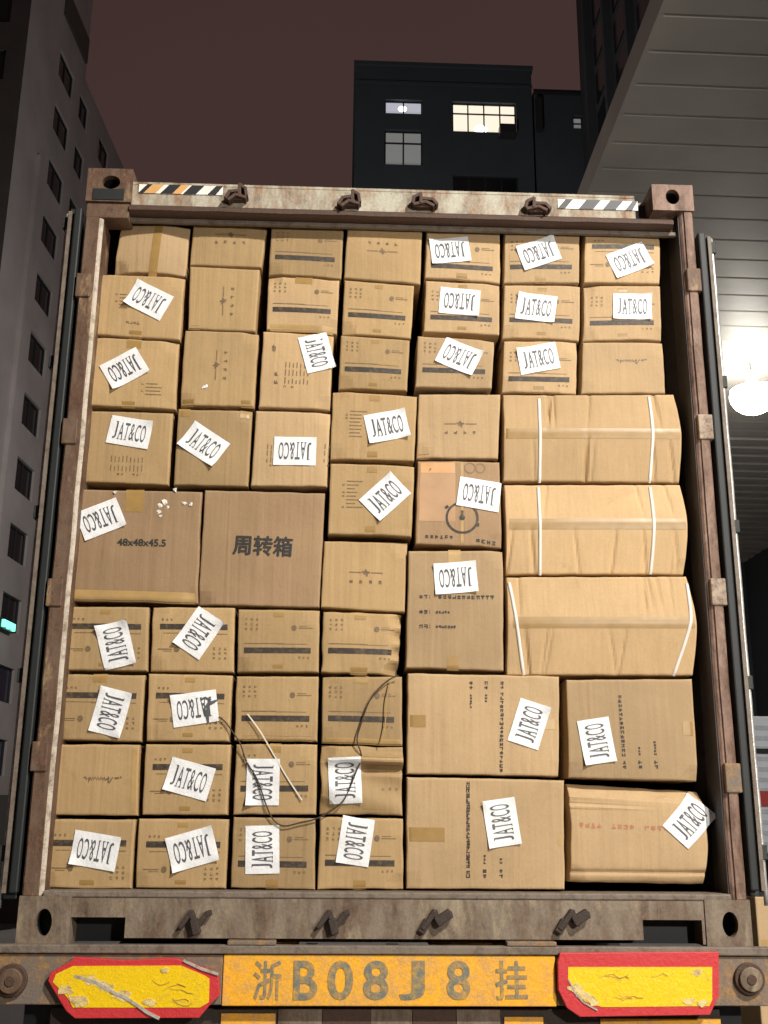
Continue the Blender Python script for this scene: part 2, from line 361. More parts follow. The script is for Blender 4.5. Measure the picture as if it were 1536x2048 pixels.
# hazard tape on the header
def hazard(name, x0, x1, ztop0, ztop1, hgt, blacks, orange=()):
    mb = MB()
    def pt(s, t, y): x = x0+(x1-x0)*s; return (x, y, ztop0+(ztop1-ztop0)*s-hgt*(1-t))
    N = 12
    for k in range(N): mb.poly([pt(k/N, 0, .0085), pt((k+1)/N, 0, .0085), pt((k+1)/N, 1, .0085), pt(k/N, 1, .0085)], 0)
    for bl, mi in [(q, 1) for q in blacks]+[(q, 2) for q in orange]:
        a, b = bl; sh = .10
        q = [(a, 0), (b, 0), (min(b+sh, 1), 1), (min(a+sh, 1), 1)]
        mb.poly([pt(s, t, .0068 if mi == 1 else .0075) for s, t in q], mi)
    return mb.build(name, [WHITEP, BLKP, ORGP], cont)
h0, h1 = P2(278, 363), P2(446, 368)
hazard('hazard_tape', h0[0], h1[0], h0[1]-.006, h1[1]-.005, .040, [(.0, .06), (.26, .40), (.53, .68), (.82, .92)], [(.04, .2), (.40, .50)])
h0, h1 = P2(1116, 394), P2(1276, 400)
hazard('hazard_tape', h0[0], h1[0], h0[1]-.004, h1[1]-.001, .042, [(.0, .09), (.26, .44), (.56, .72), (.84, .93)])
# doors folded right back along the sides
def door(sx, ztop, zbot):
    x0 = HW+.020; x1 = HW+.066
    a, b = sorted((sx*x0, sx*x1)); d = empty('door', (sx*(HW+.04), .03, zbot), None, None); d.parent = cont; d.matrix_parent_inverse = Matrix.Translation(-Vector(cont.location))
    def sub(mb, name, mat, **k):
        o = mb.build(name, mat, None, **k); o.parent = d
        o.matrix_parent_inverse = Matrix.Translation(-Vector(d.location)); return o
    mb = MB(); mb.box(a, b, .035, 1.19, zbot, ztop); sub(mb, 'door_panel', DOORM, bevel=.004)
    mb = MB(); a2, b2 = sorted((sx*(x0-.008), sx*(x0+.022)))
    mb.box(a2, b2, .006, .0345, zbot+.02, ztop-.01); sub(mb, 'gasket', DARKM, bevel=.006)
    mb = MB(); mb.tube([(sx*(x1+.016), .060+.002*math.sin(k*1.3), zbot-.03+(ztop-zbot+.02)*k/30) for k in range(31)], .0085 if sx > 0 else .006, 10)
    sub(mb, 'lock_rod', STEEL, smooth=True)
    for k in range(5):
        mb = MB(); zz = zbot+.12+(ztop-zbot-.2)*k/4; c0, c1 = sorted((sx*(x1-.004), sx*(x1+.030))); mb.box(c0, c1, .045, .085, zz, zz+.05)
        sub(mb, 'rod_guide', DOORM, bevel=.003)
    mb = MB(); c0, c1 = sorted((sx*(x1-.012), sx*(x1+.002)))
    mb.box(c0, c1, .020, .0345, zbot+.02, ztop-.02); sub(mb, 'edge_strip', LIP)
door(-1, P2(150, 408)[1], P2(30, 1800)[1])
door(1, P2(1405, 458)[1], P2(1515, 1795)[1])

# ------------------------------------------------------------------ cartons
Y_FACE = .080
CARTONS = {}
def carton(key, quad, label, prints=(), dy=0.0, mat=None, tapes=(), labels=(), straps=(), rb=0, lb=0, prof=None, amp=1.0, depth=.40, seed=None, nu=16, nv=14):
    mat = mat or CB_Y; rnd = random.Random(key); sd = rnd.random()*50
    Y0 = Y_FACE+dy
    quad = [(px+a, py+b) for (px, py), (a, b) in zip(quad, ((1.7, 1.2), (-1.7, 1.2), (-1.7, -1.2), (1.7, -1.2)))]
    TL, TR, BR, BL = [at(px, py, Y0) for px, py in quad]
    W = ((TR-TL).length+(BR-BL).length)/2; H = ((TL-BL).length+(TR-BR).length)/2
    tilt = (rnd.uniform(-.004, .004), rnd.uniform(-.004, .004))
    crush = [rnd.uniform(0, .018)*(rnd.random() < .6)*amp for _ in range(4)]
    def P(u, v, off=0.0):
        p = (BL*(1-u)+BR*u)*(1-v)+(TL*(1-u)+TR*u)*v
        vv = min(max(v, 0), 1); uu = min(max(u, 0), 1)
        x = p.x+rb*math.sin(math.pi*vv)*uu**3-lb*math.sin(math.pi*vv)*(1-uu)**3; z = p.z
        if abs(u-.5) > .42: x += .0022*amp*noise.noise((sd, z*14, u*3))
        if abs(v-.5) > .42: z += .0022*amp*noise.noise((x*14, sd, v*3))
        e = max(0, min(uu*W, (1-uu)*W, vv*H, (1-vv)*H)); r = .0075
        y = Y0+(r-math.sqrt(max(0, r*r-(r-e)**2)) if e < r else 0)
        y += amp*.0035*noise.noise((x*4.5, z*4.5, sd))+tilt[0]*(uu-.5)+tilt[1]*(vv-.5)
        y -= amp*.004*math.sin(math.pi*uu)*math.sin(math.pi*vv)
        for k, (cu_, cv) in enumerate(((0, 0), (1, 0), (0, 1), (1, 1))):
            d = math.hypot((uu-cu_)*W, (vv-cv)*H)
            if d < .06: y += crush[k]*(1-d/.06)
        if prof: y += prof(uu, vv)
        return Vector((x, y-off, z))
    def inv(px, py):
        p = at(px, py, Y0+(prof(.5, .5) if prof else 0)); u = v = .5
        for _ in range(12):
            q = (BL*(1-u)+BR*u)*(1-v)+(TL*(1-u)+TR*u)*v
            u += (p.x-q.x)/W; v += (p.z-q.z)/H
        return u, v
    mb = MB()
    def lines(n, Lm):
        e = [0, .0012/Lm, .0035/Lm, .0085/Lm]
        return e+[e[-1]+(1-2*e[-1])*k/n for k in range(1, n)]+[1-q for q in e[::-1]]
    us, vs = lines(nu, W), lines(nv, H); idx = {}
    for j, v in enumerate(vs):
        for i, u in enumerate(us): idx[i, j] = mb.add([P(u, v)])
    for j in range(len(vs)-1):
        for i in range(len(us)-1): mb.face((idx[i, j], idx[i+1, j], idx[i+1, j+1], idx[i, j+1]))
    I, J = len(us)-1, len(vs)-1
    loop = [(i, 0) for i in range(I)]+[(I, j) for j in range(J)]+[(i, J) for i in range(I, 0, -1)]+[(0, j) for j in range(J, 0, -1)]
    prev = [idx[q] for q in loop]
    for k, yb in enumerate((Y0+.05, Y0+depth)):
        cur = [mb.add([(mb.v[a][0], max(yb, mb.v[a][1]+.002), mb.v[a][2])]) for a in [idx[q] for q in loop]]
        n = len(cur)
        for q in range(n): mb.face((prev[(q+1) % n], prev[q], cur[q], cur[(q+1) % n]))
        prev = cur
    mb.face(reversed(prev))
    # ---- printing on the front face
    class Fr:
        def __init__(s, u0, v0, ang=0): s.u0, s.v0 = u0, v0; s.c, s.s = math.cos(math.radians(ang)), math.sin(math.radians(ang))
        def uv(s, x, z): return s.u0+(x*s.c-z*s.s)/W, s.v0+(x*s.s+z*s.c)/H
        def pt(s, x, z, off): u, v = s.uv(x, z); return P(u, v, off)
        def rect(s, x0, x1, z0, z1, mi, off=.0013, tgt=None, st=.015):
            t = tgt or mb; nx = max(1, int((x1-x0)/st)); nz = max(1, int((z1-z0)/st)); ii = {}
            for a in range(nx+1):
                for b in range(nz+1): ii[a, b] = t.add([s.pt(x0+(x1-x0)*a/nx, z0+(z1-z0)*b/nz, off)])
            for a in range(nx):
                for b in range(nz): t.face((ii[a, b], ii[a+1, b], ii[a+1, b+1], ii[a, b+1]), mi)
        def line(s, pts, wd, mi, off=.0013, tgt=None):
            t = tgt or mb; pp = []
            for (ax, az), (bx, bz) in zip(pts, pts[1:]):
                n = max(1, int(math.hypot(bx-ax, bz-az)/.012))
                pp += [(ax+(bx-ax)*k/n, az+(bz-az)*k/n) for k in range(n)]
            pp.append(pts[-1]); last = None
            for k, (x, z) in enumerate(pp):
                x2, z2 = pp[min(k+1, len(pp)-1)]; x1_, z1_ = pp[max(k-1, 0)]; d = math.hypot(x2-x1_, z2-z1_) or 1
                nx, nz = -(z2-z1_)/d*wd/2, (x2-x1_)/d*wd/2
                cur = t.add([s.pt(x-nx, z-nz, off), s.pt(x+nx, z+nz, off)])
                if last is not None: t.face((last, cur, cur+1, last+1), mi)
                last = cur
        def disc(s, x, z, r, mi, n=10, rz=None): 
            a = mb.add([s.pt(x+r*math.cos(2*math.pi*k/n), z+(rz or r)*math.sin(2*math.pi*k/n), .0013) for k in range(n)]); mb.face(range(a, a+n), mi)
        def ring(s, x, z, r, wd, mi, n=40): s.line([(x+r*math.cos(2*math.pi*k/n), z+r*math.sin(2*math.pi*k/n)) for k in range(n+1)], wd, mi)
        def glyph(s, x, z, g, mi, wd=None):     # a small worn character of a few strokes
            wd = wd or g*.16
            for _ in range(rnd.choice((2, 3))):
                zz = z+rnd.uniform(-.42, .42)*g; s.line([(x-g*.42, zz), (x+g*.42, zz+rnd.uniform(-.08, .08)*g)], wd, mi)
            for _ in range(rnd.choice((1, 2))):
                xx = x+rnd.uniform(-.35, .35)*g; s.line([(xx, z-g*.45), (xx, z+g*.45)], wd, mi)
        def text(s, txt, w_, h_, mi, off=.0014, tgt=None, x=0, z=0, bold=0.0):
            t = tgt or mb; V, F, _ = text_polys(txt, bold); i = t.add([s.pt(x+(a-.5)*w_, z+(b-.5)*h_, off) for a, b in V])
            for f in F: t.face([i+k for k in f], mi)
    for pr in prints: pr(Fr, W, H, inv, rnd)
    body = mb.build('carton', [mat, INK, INK_F, INK_M, INK_R, STICK, PATCH, BLACKINK])
    org = (BL+BR)/2; org.y = Y0+depth/2; body.data.transform(Matrix.Translation(-org)); body.location = org
    tag(body, label, 'carton', 'cartons stacked in the container')
    # ---- tape, straps and paper labels: parts of the carton
    for tp in tapes:
        t = MB(); u0, u1, v0, v1 = tp[:4]; f = Fr(0, 0)
        f.rect(u0*W, u1*W, v0*H, v1*H, 0, .0010, t, .01); t.build('packing_tape', tp[4] if len(tp) > 4 else TAPE, body, smooth=True)
    for (pa, pb) in straps:
        a, b = inv(*pa), inv(*pb); t = MB(); f = Fr(0, 0); f.line([(a[0]*W, a[1]*H), (b[0]*W, b[1]*H)], .0115, 0, .0030, t)
        t2 = MB(); n = len(t.v)//2
        i0 = t2.add(t.v); i1 = t2.add([(x, y+.0022, z) for x, y, z in t.v])
        for k in range(n-1):
            q = 2*k; t2.face((i0+q, i0+q+2, i0+q+3, i0+q+1)); t2.face((i1+q, i1+q+1, i1+q+3, i1+q+2)); t2.face((i0+q, i1+q, i1+q+2, i0+q+2)); t2.face((i0+q+1, i0+q+3, i1+q+3, i1+q+1))
        t2.build('strap', STRAP, body, smooth=True)
    for lbx in labels:
        (px, py, ang) = lbx[:3]; u, v = inv(px, py); t = MB(); f = Fr(u, v, ang); lw, lh = .160*rnd.uniform(.98, 1.02), .115*rnd.uniform(.98, 1.02)
        nx, nz = 18, 14; ii = {}; cc = [rnd.uniform(0, .011)*(rnd.random() < .7) for _ in range(4)]; wv = rnd.uniform(0, 6)
        def sheet(x, z, off):
            q = f.pt(x, z, off); a, b = x/lw+.5, z/lh+.5
            k = sum(c*max(0, 1-math.hypot((a-ca)*1.6, (b-cb)*1.3)/.55)**2 for c, (ca, cb) in zip(cc, ((0, 0), (1, 0), (0, 1), (1, 1))))
            q.y -= k*1.6+.0011*(1+math.sin(x*55+wv)*math.cos(z*60+wv)); return q
        for a in range(nx+1):
            for b in range(nz+1): ii[a, b] = t.add([sheet(-lw/2+lw*a/nx, -lh/2+lh*b/nz, .0026)])
        for a in range(nx):
            for b in range(nz): t.face((ii[a, b], ii[a+1, b], ii[a+1, b+1], ii[a, b+1]), 0)
        for q, ch in enumerate('JAT&CO'):        # tall condensed letters
            V, F, _ = text_polys(ch, .0); cw = .78*lw/6; x0 = -.39*lw+q*cw; wl = cw*(.66 if ch == 'J' else .86)
            i = t.add([sheet(x0+.07*cw+a*wl, (b-.5)*lh*.60, .0042) for a, b in V])
            for ff in F: t.face([i+k for k in ff], 1)
            for (sx_, sz_) in {'J': ((.62, 1),), 'A': ((.08, 0), (.78, 0)), 'T': ((.43, 0),)}.get(ch, ()):
                i = t.add([sheet(x0+.07*cw+sx_*wl+ex*cw*.20, (sz_-.5)*lh*.60+ez*.0012, .0043) for ex, ez in ((-1, -1), (1, -1), (1, 1), (-1, 1))]); t.face((i, i+1, i+2, i+3), 1)
        if len(lbx) > 3:                         # scribble over the label
            pts = [(.02, .03), (.035, .038), (.055, .03), (.035, .0), (.045, -.03), (.05, -.05), (.045, .01), (.08, .03), (.05, .02)]
            f2 = Fr(u, v, 0); f2.line(pts, .007, 1, .0068, t)
        t.build('paper_label', [PAPER, BLACKTXT], body)
    CARTONS[key] = body
    return body
# printed designs -----------------------------------------------------------
def stripe_print(ang=0, sv=None):
    def go(Fr, W, H, inv, rnd):
        f = Fr(.5, .5, ang)
        zs = -.17*H if sv is None else (inv(*sv)[1]-.5)*H*(-1 if ang == 180 else 1)
        f.rect(-.42*W, .40*W, zs-.0100, zs+.0100, 1)
        f.rect(-.42*W, rnd.uniform(-.02, .1)*W, zs+.0235, zs+.0265, 2); f.rect(-.02*W, .36*W, zs+.0225, zs+.0242, 2)
        for c in range(3):
            for r in range(3): f.glyph(-.40*W+c*.020, zs+.112-r*.017, .010, 2)
        f.disc(.19*W, zs+.082, .010, 3, 8, .011); f.line([(.17*W, zs+.083), (.21*W, zs+.083)], .006, 3)
        f.line([(.245*W, zs+.082), (.42*W, zs+.082)], .0035, 2); f.line([(.25*W, zs+.089), (.36*W, zs+.089)], .002, 2)
        for k in range(3): f.glyph(.26*W+.016*k, zs-.026, .009, 2)
    return go
def crest_print(px, py, ang=0, sc=1.0):
    def go(Fr, W, H, inv, rnd):
        u, v = inv(px, py); f = Fr(u, v, ang)
        f.disc(0, 0, .010*sc, 3, 10, .008*sc); f.line([(-.004, .013), (.001, .006)], .006, 3); f.line([(-.016, .004), (.014, .002)], .006, 3); f.line([(.003, -.004), (.004, -.013)], .007, 3)
        f.line([(-.062*sc, .001), (-.018*sc, .001)], .0045, 2); f.line([(.018*sc, .001), (.062*sc, .001)], .0045, 2)
        for k in range(4): 
            x = (-.054+.036*k)*sc; f.glyph(x, -.034*sc, .013, 3, .0040)
    return go
def table_print(px, py, ang=0, w_=.09, rows=9, cols=2):
    def go(Fr, W, H, inv, rnd):
        u, v = inv(px, py); f = Fr(u, v, ang)
        for r in range(rows):
            z = (r-rows/2)*.0145; x = -w_/2
            for c in range(cols):
                l = w_/cols*rnd.uniform(.45, .9)
                f.line([(x, z), (x+l, z)], .0038, 2); x += w_/cols
            if rnd.random() < .4: f.glyph(-w_/2-.012, z, .010, 2)
    return go
def glyph_rows(rows, size=.016, mi=3):        # rows of (px, py, count, pixel pitch, direction)
    def go(Fr, W, H, inv, rnd):
        for (px, py, pattern, ang, pitch) in rows:
            u, v = inv(px, py); f = Fr(u, v, ang); x = 0
            for ch in pattern:
                if ch == '#': f.glyph(x, 0, size, mi, size*.22); x += pitch
                elif ch == ':': f.disc(x-.2*pitch, .004, .0022, mi, 6); f.disc(x-.2*pitch, -.004, .0022, mi, 6); x += pitch*.6
                elif ch == '-': f.glyph(x, 0, size*.62, mi, size*.2); x += pitch*.62
                else: x += pitch*.7
    return go
def script_print(px, py, ang=180, w_=.15):    # a looping signature-like word
    def go(Fr, W, H, inv, rnd):
        u, v = inv(px, py); f = Fr(u, v, ang); s = w_/.15
        a = [(-.075, -.006), (-.068, .004), (-.060, .018), (-.056, .017), (-.056, -.008), (-.061, -.002), (-.048, .003), (-.043, .006), (-.040, -.006), (-.034, .006), (-.030, -.005), (-.024, .005),
             (-.026, -.006), (-.018, .005), (-.014, -.006), (-.008, .005), (-.002, -.006), (.004, .005), (.006, -.006), (.014, .006), (.018, -.005), (.026, .016), (.024, -.005), (.034, .004), (.038, -.006), (.046, -.003)]
        f.line([(x*s, z*s) for x, z in a], .0045, 3); f.line([(-.100*s, -.003), (-.082*s, -.001)], .006, 3); f.line([(-.110*s, -.007), (-.105*s, -.003)], .007, 3)
    return go
def T(n=2): return [(.44, .56, .88, 1.0), (.44, .56, 0.0, .12)][:n]
ST, CR = stripe_print, crest_print
C = 'brown carton '
# top row
carton('a1', [(240, 440), (381, 446), (371, 549), (222, 543)], 'bulging brown carton with tape down its front, top left corner of the stack', dy=.0, mat=CB_P, prof=lambda u, v: .035*abs(u-.60)+(.03*max(0, v-.8)), tapes=[(.50, .62, -.08, .97, TAPE)], amp=1.6, nu=20)
carton('a2', [(385, 446), (536, 450), (524, 536), (378, 531)], 'plain carton with crest print near its top edge, second in the top row', [CR(462, 471)], dy=.012, mat=CB_Y)
carton('a3', [(541, 448), (689, 452), (684, 557), (535, 549)], 'striped carton without paper label, third in the top row', [ST(0, (610, 517))], tapes=T(1)[:0], dy=.006, mat=CB_Y)
carton('a4', [(693, 450), (846, 454), (843, 568), (686, 557)], 'plain carton with upside down crest print, fourth in the top row', [CR(765, 503, 180)], dy=-.004, mat=CB_Y)
carton('a5', [(852, 452), (1002, 456), (1002, 566), (848, 557)], 'striped carton with paper label covering its top left corner, fifth in the top row', [ST(0, (925, 535))], labels=[(900, 502, 188)], tapes=[(.42, .56, -.01, .12)], dy=.004, mat=CB_P)
carton('a6', [(1008, 454), (1161, 456), (1160, 566), (1006, 566)], 'striped carton with upside down tilted label, second from right in the top row', [ST(0, (1080, 534))], labels=[(1077, 507, 200)], tapes=[(.42, .56, -.01, .12)], dy=.0, mat=CB_P)
carton('a7', [(1168, 456), (1319, 456), (1321, 568), (1166, 566)], 'upside down striped carton with tilted label at the right end of the top row', [ST(180, (1245, 494))], labels=[(1258, 521, 204)], dy=-.004, mat=CB_P, rb=.006)
# second row
carton('b1', [(190, 547), (371, 553), (362, 681), (182, 669)], 'carton with label leaning down to the right, under the bulging corner carton', [table_print(255, 600, 0, .06, 5, 1), glyph_rows([(255, 645, '####', 0, .014)], .013, 2)], labels=[(298, 601, 155)], tapes=[(.42, .56, -.01, .10)], dy=-.006, mat=CB_Y)
carton('b2', [(378, 532), (521, 538), (513, 664), (374, 658)], 'plain carton with sideways crest print, second row, second from left', [CR(447, 603, 90)], dy=-.010, tapes=[(.0, .17, -.01, .05)])
carton('b3', [(535, 551), (681, 559), (675, 664), (531, 660)], 'wrinkled striped carton with frayed tape, third in the second row', [ST(0, (600, 621))], mat=CB_W, tapes=[(.38, .62, .88, 1.02), (.05, .95, -.02, .10, TAPE_L)], dy=-.002, amp=1.8)
carton('b4', [(687, 559), (830, 569), (824, 677), (682, 669)], 'striped carton without label beside a wide dark gap in the second row', [ST(0, (752, 633))], tapes=T(), dy=.004)
carton('b5', [(850, 559), (1002, 567), (1000, 671), (846, 664)], 'striped carton with nearly level upside down label, right of the wide dark gap', [ST(0, (922, 637))], labels=[(919, 604, 177)], tapes=T(), dy=.010, mat=CB_P)
carton('b6', [(1007, 568), (1163, 570), (1161, 681), (1004, 675)], 'striped carton with upright label slipping over its stripe, sixth in the second row', [ST(0, (1080, 641))], labels=[(1072, 616, -6)], tapes=T(), dy=.008, mat=CB_P)
carton('b7', [(1167, 570), (1322, 570), (1326, 680), (1165, 682)], 'striped carton with level upright label at its right side, right end of the second row', [ST(0, (1245, 646))], labels=[(1264, 614, -1)], tapes=T(), dy=.0, mat=CB_P)
# third row
carton('c1', [(180, 673), (359, 682), (352, 818), (164, 811)], 'carton with a label rising to the right, third row at the left post', [table_print(310, 775, 0, .07, 4, 1)], labels=[(250, 738, 213)], tapes=[(.42, .58, .86, 1.01), (.42, .56, -.01, .08)], dy=.0)
carton('c2', [(368, 659), (519, 664), (510, 815), (358, 811)], 'plain carton with sideways crest print and a white paper scrap stuck on it', [CR(433, 731, 90)], dy=-.004, tapes=[(.0, .18, -.01, .08), (.82, 1.0, -.01, .08)])
carton('c3', [(525, 661), (669, 669), (661, 819), (515, 815)], 'carton with faint printed table and a label hanging over its right edge', [table_print(590, 745, 90, .10, 7, 3), glyph_rows([(552, 765, '# #', 90, .02), (548, 700, '##', 90, .014)], .016, 3)], labels=[(634, 706, -73)], dy=-.010, mat=CB_W, amp=1.3)
carton('c4', [(680, 669), (821, 679), (816, 783), (675, 777)], 'striped carton without label directly above the carton with lined print', [ST(0, (745, 741))], tapes=T(), dy=.004, mat=CB_Y)
carton('c5', [(834, 670), (991, 679), (985, 779), (829, 775)], 'protruding striped carton with downward tilted label, fifth in the third row', [ST(0, (905, 742))], labels=[(918, 714, 158)], dy=-.022, mat=CB_P)
carton('c6', [(1006, 681), (1156, 681), (1155, 788), (1002, 785)], 'striped carton with upright label rising right, above the uppermost strapped carton', [ST(0, (1078, 759))], labels=[(1076, 718, 12)], tapes=[(.42, .56, -.01, .12)], dy=.004, mat=CB_P)
carton('c7', [(1164, 683), (1328, 683), (1333, 787), (1161, 788)], 'unlabelled carton with handwritten-style name above the strapped cartons', [script_print(1250, 722, 180, .115)], dy=-.002, mat=CB_P)
# fourth row
carton('d1', [(162, 819), (348, 825), (339, 971), (148, 964)], 'carton with smudged printing under an upright label, fourth row at the left post', [table_print(250, 925, 90, .07, 9, 2)], labels=[(260, 865, -8)], dy=.010)
carton('d2', [(355, 817), (506, 820), (498, 974), (345, 971)], 'plain carton with a steeply tilted upright label, above the cartons of the middle row', labels=[(408, 889, -33)], tapes=[(.0, .16, .90, 1.01), (.84, 1.0, .90, 1.01)], dy=-.004)
carton('d3', [(510, 819), (662, 824), (656, 974), (500, 973)], 'carton with a level upside down label, above the carton with large black characters', [table_print(535, 905, 90, .08, 2, 3), table_print(650, 905, 90, .08, 2, 3)], labels=[(590, 903, 180)], dy=-.006, mat=CB_P)
carton('d4', [(664, 780), (836, 791), (830, 923), (658, 919)], 'carton with lined print and label, upper one of a pair in the centre', [table_print(720, 845, 0, .08, 8, 1)], labels=[(774, 853, 14)], tapes=T(), dy=-.006)
carton('d5', [(836, 786), (1003, 787), (998, 919), (832, 916)], 'plain carton with upright crest print left of the uppermost strapped carton', [CR(921, 849)], dy=.004, mat=CB_P, tapes=[(.02, .15, -.01, .06)])
def fold(d, c=.54, sd=1.0):
    r_ = random.Random(sd); cr_ = [(r_.uniform(.04, .96), r_.uniform(-.10, .10), r_.choice((0, 1)), r_.uniform(.003, .007)) for _ in range(11)]
    def f(u, v):
        y = -d*(1-abs(v-c)/max(c, 1-c))
        for (uc, sl, top, a) in cr_:                   # short vertical creases pressed by the straps
            if (v > c) == bool(top): y += a*math.exp(-((u-uc-sl*(v-c))/.010)**2)*min(1, abs(v-c)*5)
        return y
    return f
carton('s1', [(1004, 789), (1349, 788), (1360, 966), (1005, 963)], 'uppermost wide strapped carton under the plain signature carton', mat=CB_W, dy=.012, tapes=[(.0, .99, .47, .585, TAPE)], straps=[((1079, 795), (1081, 962)), ((1299, 792), (1302, 962))], rb=.016, prof=fold(.021, .54, 3), nu=90, nv=26, amp=.9)
# fifth row
carton('e1', [(140, 977), (405, 981), (396, 1208), (126, 1200)], 'large carton printed with 48x48x45.5 and torn tape scraps at its top', [lambda Fr, W, H, inv, rnd: (lambda f: f.text('48x48x45.5', .178, .028, 7, bold=.03))(Fr(*inv(284, 1086)))], labels=[(202, 1039, 204)], tapes=[(.42, .56, .80, 1.01, TAPE), (.0, .98, -.005, .09, TAPE_L)], dy=-.006, amp=1.5, mat=CB_D, nu=26, nv=22)
carton('e2', [(408, 979), (652, 985), (640, 1216), (394, 1210)], 'large carton with three big black printed characters in the middle', [lambda Fr, W, H, inv, rnd: (lambda f: [f.text('周转箱', .216, .074, 7, off=.0014+.0003*k, x=dx, z=dz) for k, (dx, dz) in enumerate(((0, 0), (.0022, 0), (-.0022, .0), (0, .0018), (0, -.0018)))])(Fr(*inv(526, 1092), -1))], dy=.002, mat=CB_D, nu=22, nv=20)
carton('e3', [(659, 925), (831, 930), (825, 1073), (654, 1069)], 'carton with lined print and steeply tilted label, lower one of a pair in the centre', [table_print(712, 985, 0, .07, 8, 1)], labels=[(770, 994, 45)], tapes=T(), dy=-.014)
def wheel_print(Fr, W, H, inv, rnd):
    f = Fr(*inv(876, 990)); f.rect(-.070, .066, -.105, .092, 6, .0010); f = Fr(*inv(876, 936)); f.rect(-.068, .066, -.020, .022, 5, .0014)
    for k in range(6): f.glyph(-.05+.02*k, -.008, .013, 1)
    f.disc(.014, .014, .007, 1)
    f = Fr(*inv(924, 1036)); f.ring(0, 0, .058, .009, 1); f.disc(.0, .0, .011, 1); f.line([(0, .0), (.0, .028)], .010, 1); f.line([(-.055, .035), (-.062, .044)], .016, 1); f.line([(.055, -.025), (.064, -.026)], .014, 1)
    f = Fr(*inv(878, 1074))
    for k in range(6): f.glyph(-.045+.018*k, 0, .013, 1, .004)
    f = Fr(*inv(972, 1084), -6)
    for k in range(4): f.glyph(-.03+.02*k, 0, .016, 1, .004)
    f = Fr(*inv(940, 936)); f.ring(0, 0, .02, .004, 2); f.ring(.04, 0, .018, .004, 2)
carton('e4', [(834, 920), (1001, 922), (1006, 1096), (829, 1089)], 'carton with a round wheel drawing and a tan sheet with orange top', [wheel_print], labels=[(958, 989, 172)], dy=.006, mat=CB_D, tapes=[(.52, .555, 0, .98, TAPE_L)])
carton('s2', [(1006, 969), (1362, 968), (1370, 1150), (1011, 1150)], 'middle one of the three wide strapped cartons on the right', mat=CB_W, dy=.010, tapes=[(.02, .99, .48, .60, TAPE)], straps=[((1078, 972), (1082, 1148)), ((1302, 972), (1304, 1146))], rb=.016, prof=fold(.024, .54, 5), nu=90, nv=26, amp=.9)
carton('f1', [(647, 1080), (817, 1083), (812, 1226), (640, 1216)], 'plain carton with crest print right of the three black characters', [CR(732, 1146)], dy=.012)
carton('f2', [(815, 1101), (1008, 1100), (1009, 1343), (810, 1336)], 'tall carton with an upside down label above three printed rows', [glyph_rows([(842, 1194, '##:  ############', 0, .0175), (842, 1224, '##: -----', 0, .0175), (842, 1253, '##: -------', 0, .0175)], .0155, 1)], labels=[(911, 1156, 185)], tapes=[(.42, .55, .86, 1.01, TAPE_L), (.42, .54, -.01, .11)], dy=-.004, mat=CB_P)
carton('s3', [(1011, 1153), (1374, 1152), (1388, 1352), (1012, 1351)], 'lowest wide strapped carton with its straps slipped aslant', mat=CB_W, dy=.004, tapes=[(.03, .99, .46, .575, TAPE)], straps=[((1020, 1162), (1050, 1348)), ((1374, 1165), (1372, 1240)), ((1372, 1240), (1352, 1349))], rb=.020, prof=fold(.028, .52, 8), nu=90, nv=26, amp=1.0)
# sixth row
carton('g1', [(125, 1211), (299, 1213), (296, 1343), (119, 1341)], 'upside down striped carton with an upright standing label, below the torn tape carton', [ST(180, (210, 1253))], labels=[(232, 1290, 104)], tapes=T(), dy=.0)
carton('g2', [(304, 1213), (471, 1214), (468, 1346), (299, 1343)], 'upside down striped carton whose tilted label reaches over its top edge', [ST(180, (385, 1254))], labels=[(398, 1266, 237)], dy=.004)
carton('g3', [(475, 1217), (641, 1219), (639, 1346), (472, 1345)], 'striped carton without label below the three black characters', [ST(0, (555, 1301))], tapes=T(), dy=.0)
carton('g4', [(645, 1221), (806, 1227), (797, 1350), (641, 1347)], 'striped carton with crushed and torn right side beside the tall carton', [ST(0, (722, 1303))], tapes=[(.38, .6, -.02, .10), (.4, .55, .88, 1.0)], dy=.0, amp=2.6, prof=lambda u, v: .030*max(0, (u-.80)/.2)**2*(1+.5*math.sin(22*v)), nu=26, nv=24)
# seventh row
carton('h1', [(111, 1347), (291, 1349), (284, 1484), (100, 1481)], 'upside down striped carton with label standing on its side, seventh row at the left post', [ST(180, (200, 1391))], labels=[(222, 1424, 257)], tapes=[(.42, .58, .88, 1.01)], dy=.004)
carton('h2', [(296, 1346), (466, 1349), (460, 1484), (290, 1483)], 'upside down striped carton with dark scribble over its label', [ST(180, (380, 1392))], labels=[(390, 1417, 189, 1)], tapes=T(), dy=-.002)
carton('h3', [(471, 1351), (639, 1352), (636, 1483), (467, 1481)], 'striped carton without label with a clear plastic strip across it', [ST(0, (553, 1437))], dy=.004, tapes=[(.1, .95, -.01, .07, TAPE_L)])
carton('h4', [(643, 1352), (806, 1352), (806, 1492), (641, 1486)], 'striped carton without label behind the black rope loop', [ST(0, (722, 1438))], tapes=[(.40, .58, .90, 1.01), (.0, 1.0, -.01, .08, TAPE_L)], dy=.006)
carton('h5', [(814, 1345), (1121, 1351), (1119, 1554), (812, 1549)], 'big carton with three sideways print rows and a label at its right edge', [glyph_rows([(1004, 1366, '## ###################', -90, .0148), (972, 1366, '## ---', -90, .0165), (942, 1366, '## -----', -90, .0165)], .0135, 1)], labels=[(1058, 1448, 73)], tapes=[(.0, .12, .46, .58), (.90, 1.0, .46, .56, TAPE_L)], dy=-.004, mat=CB_P, nu=24)
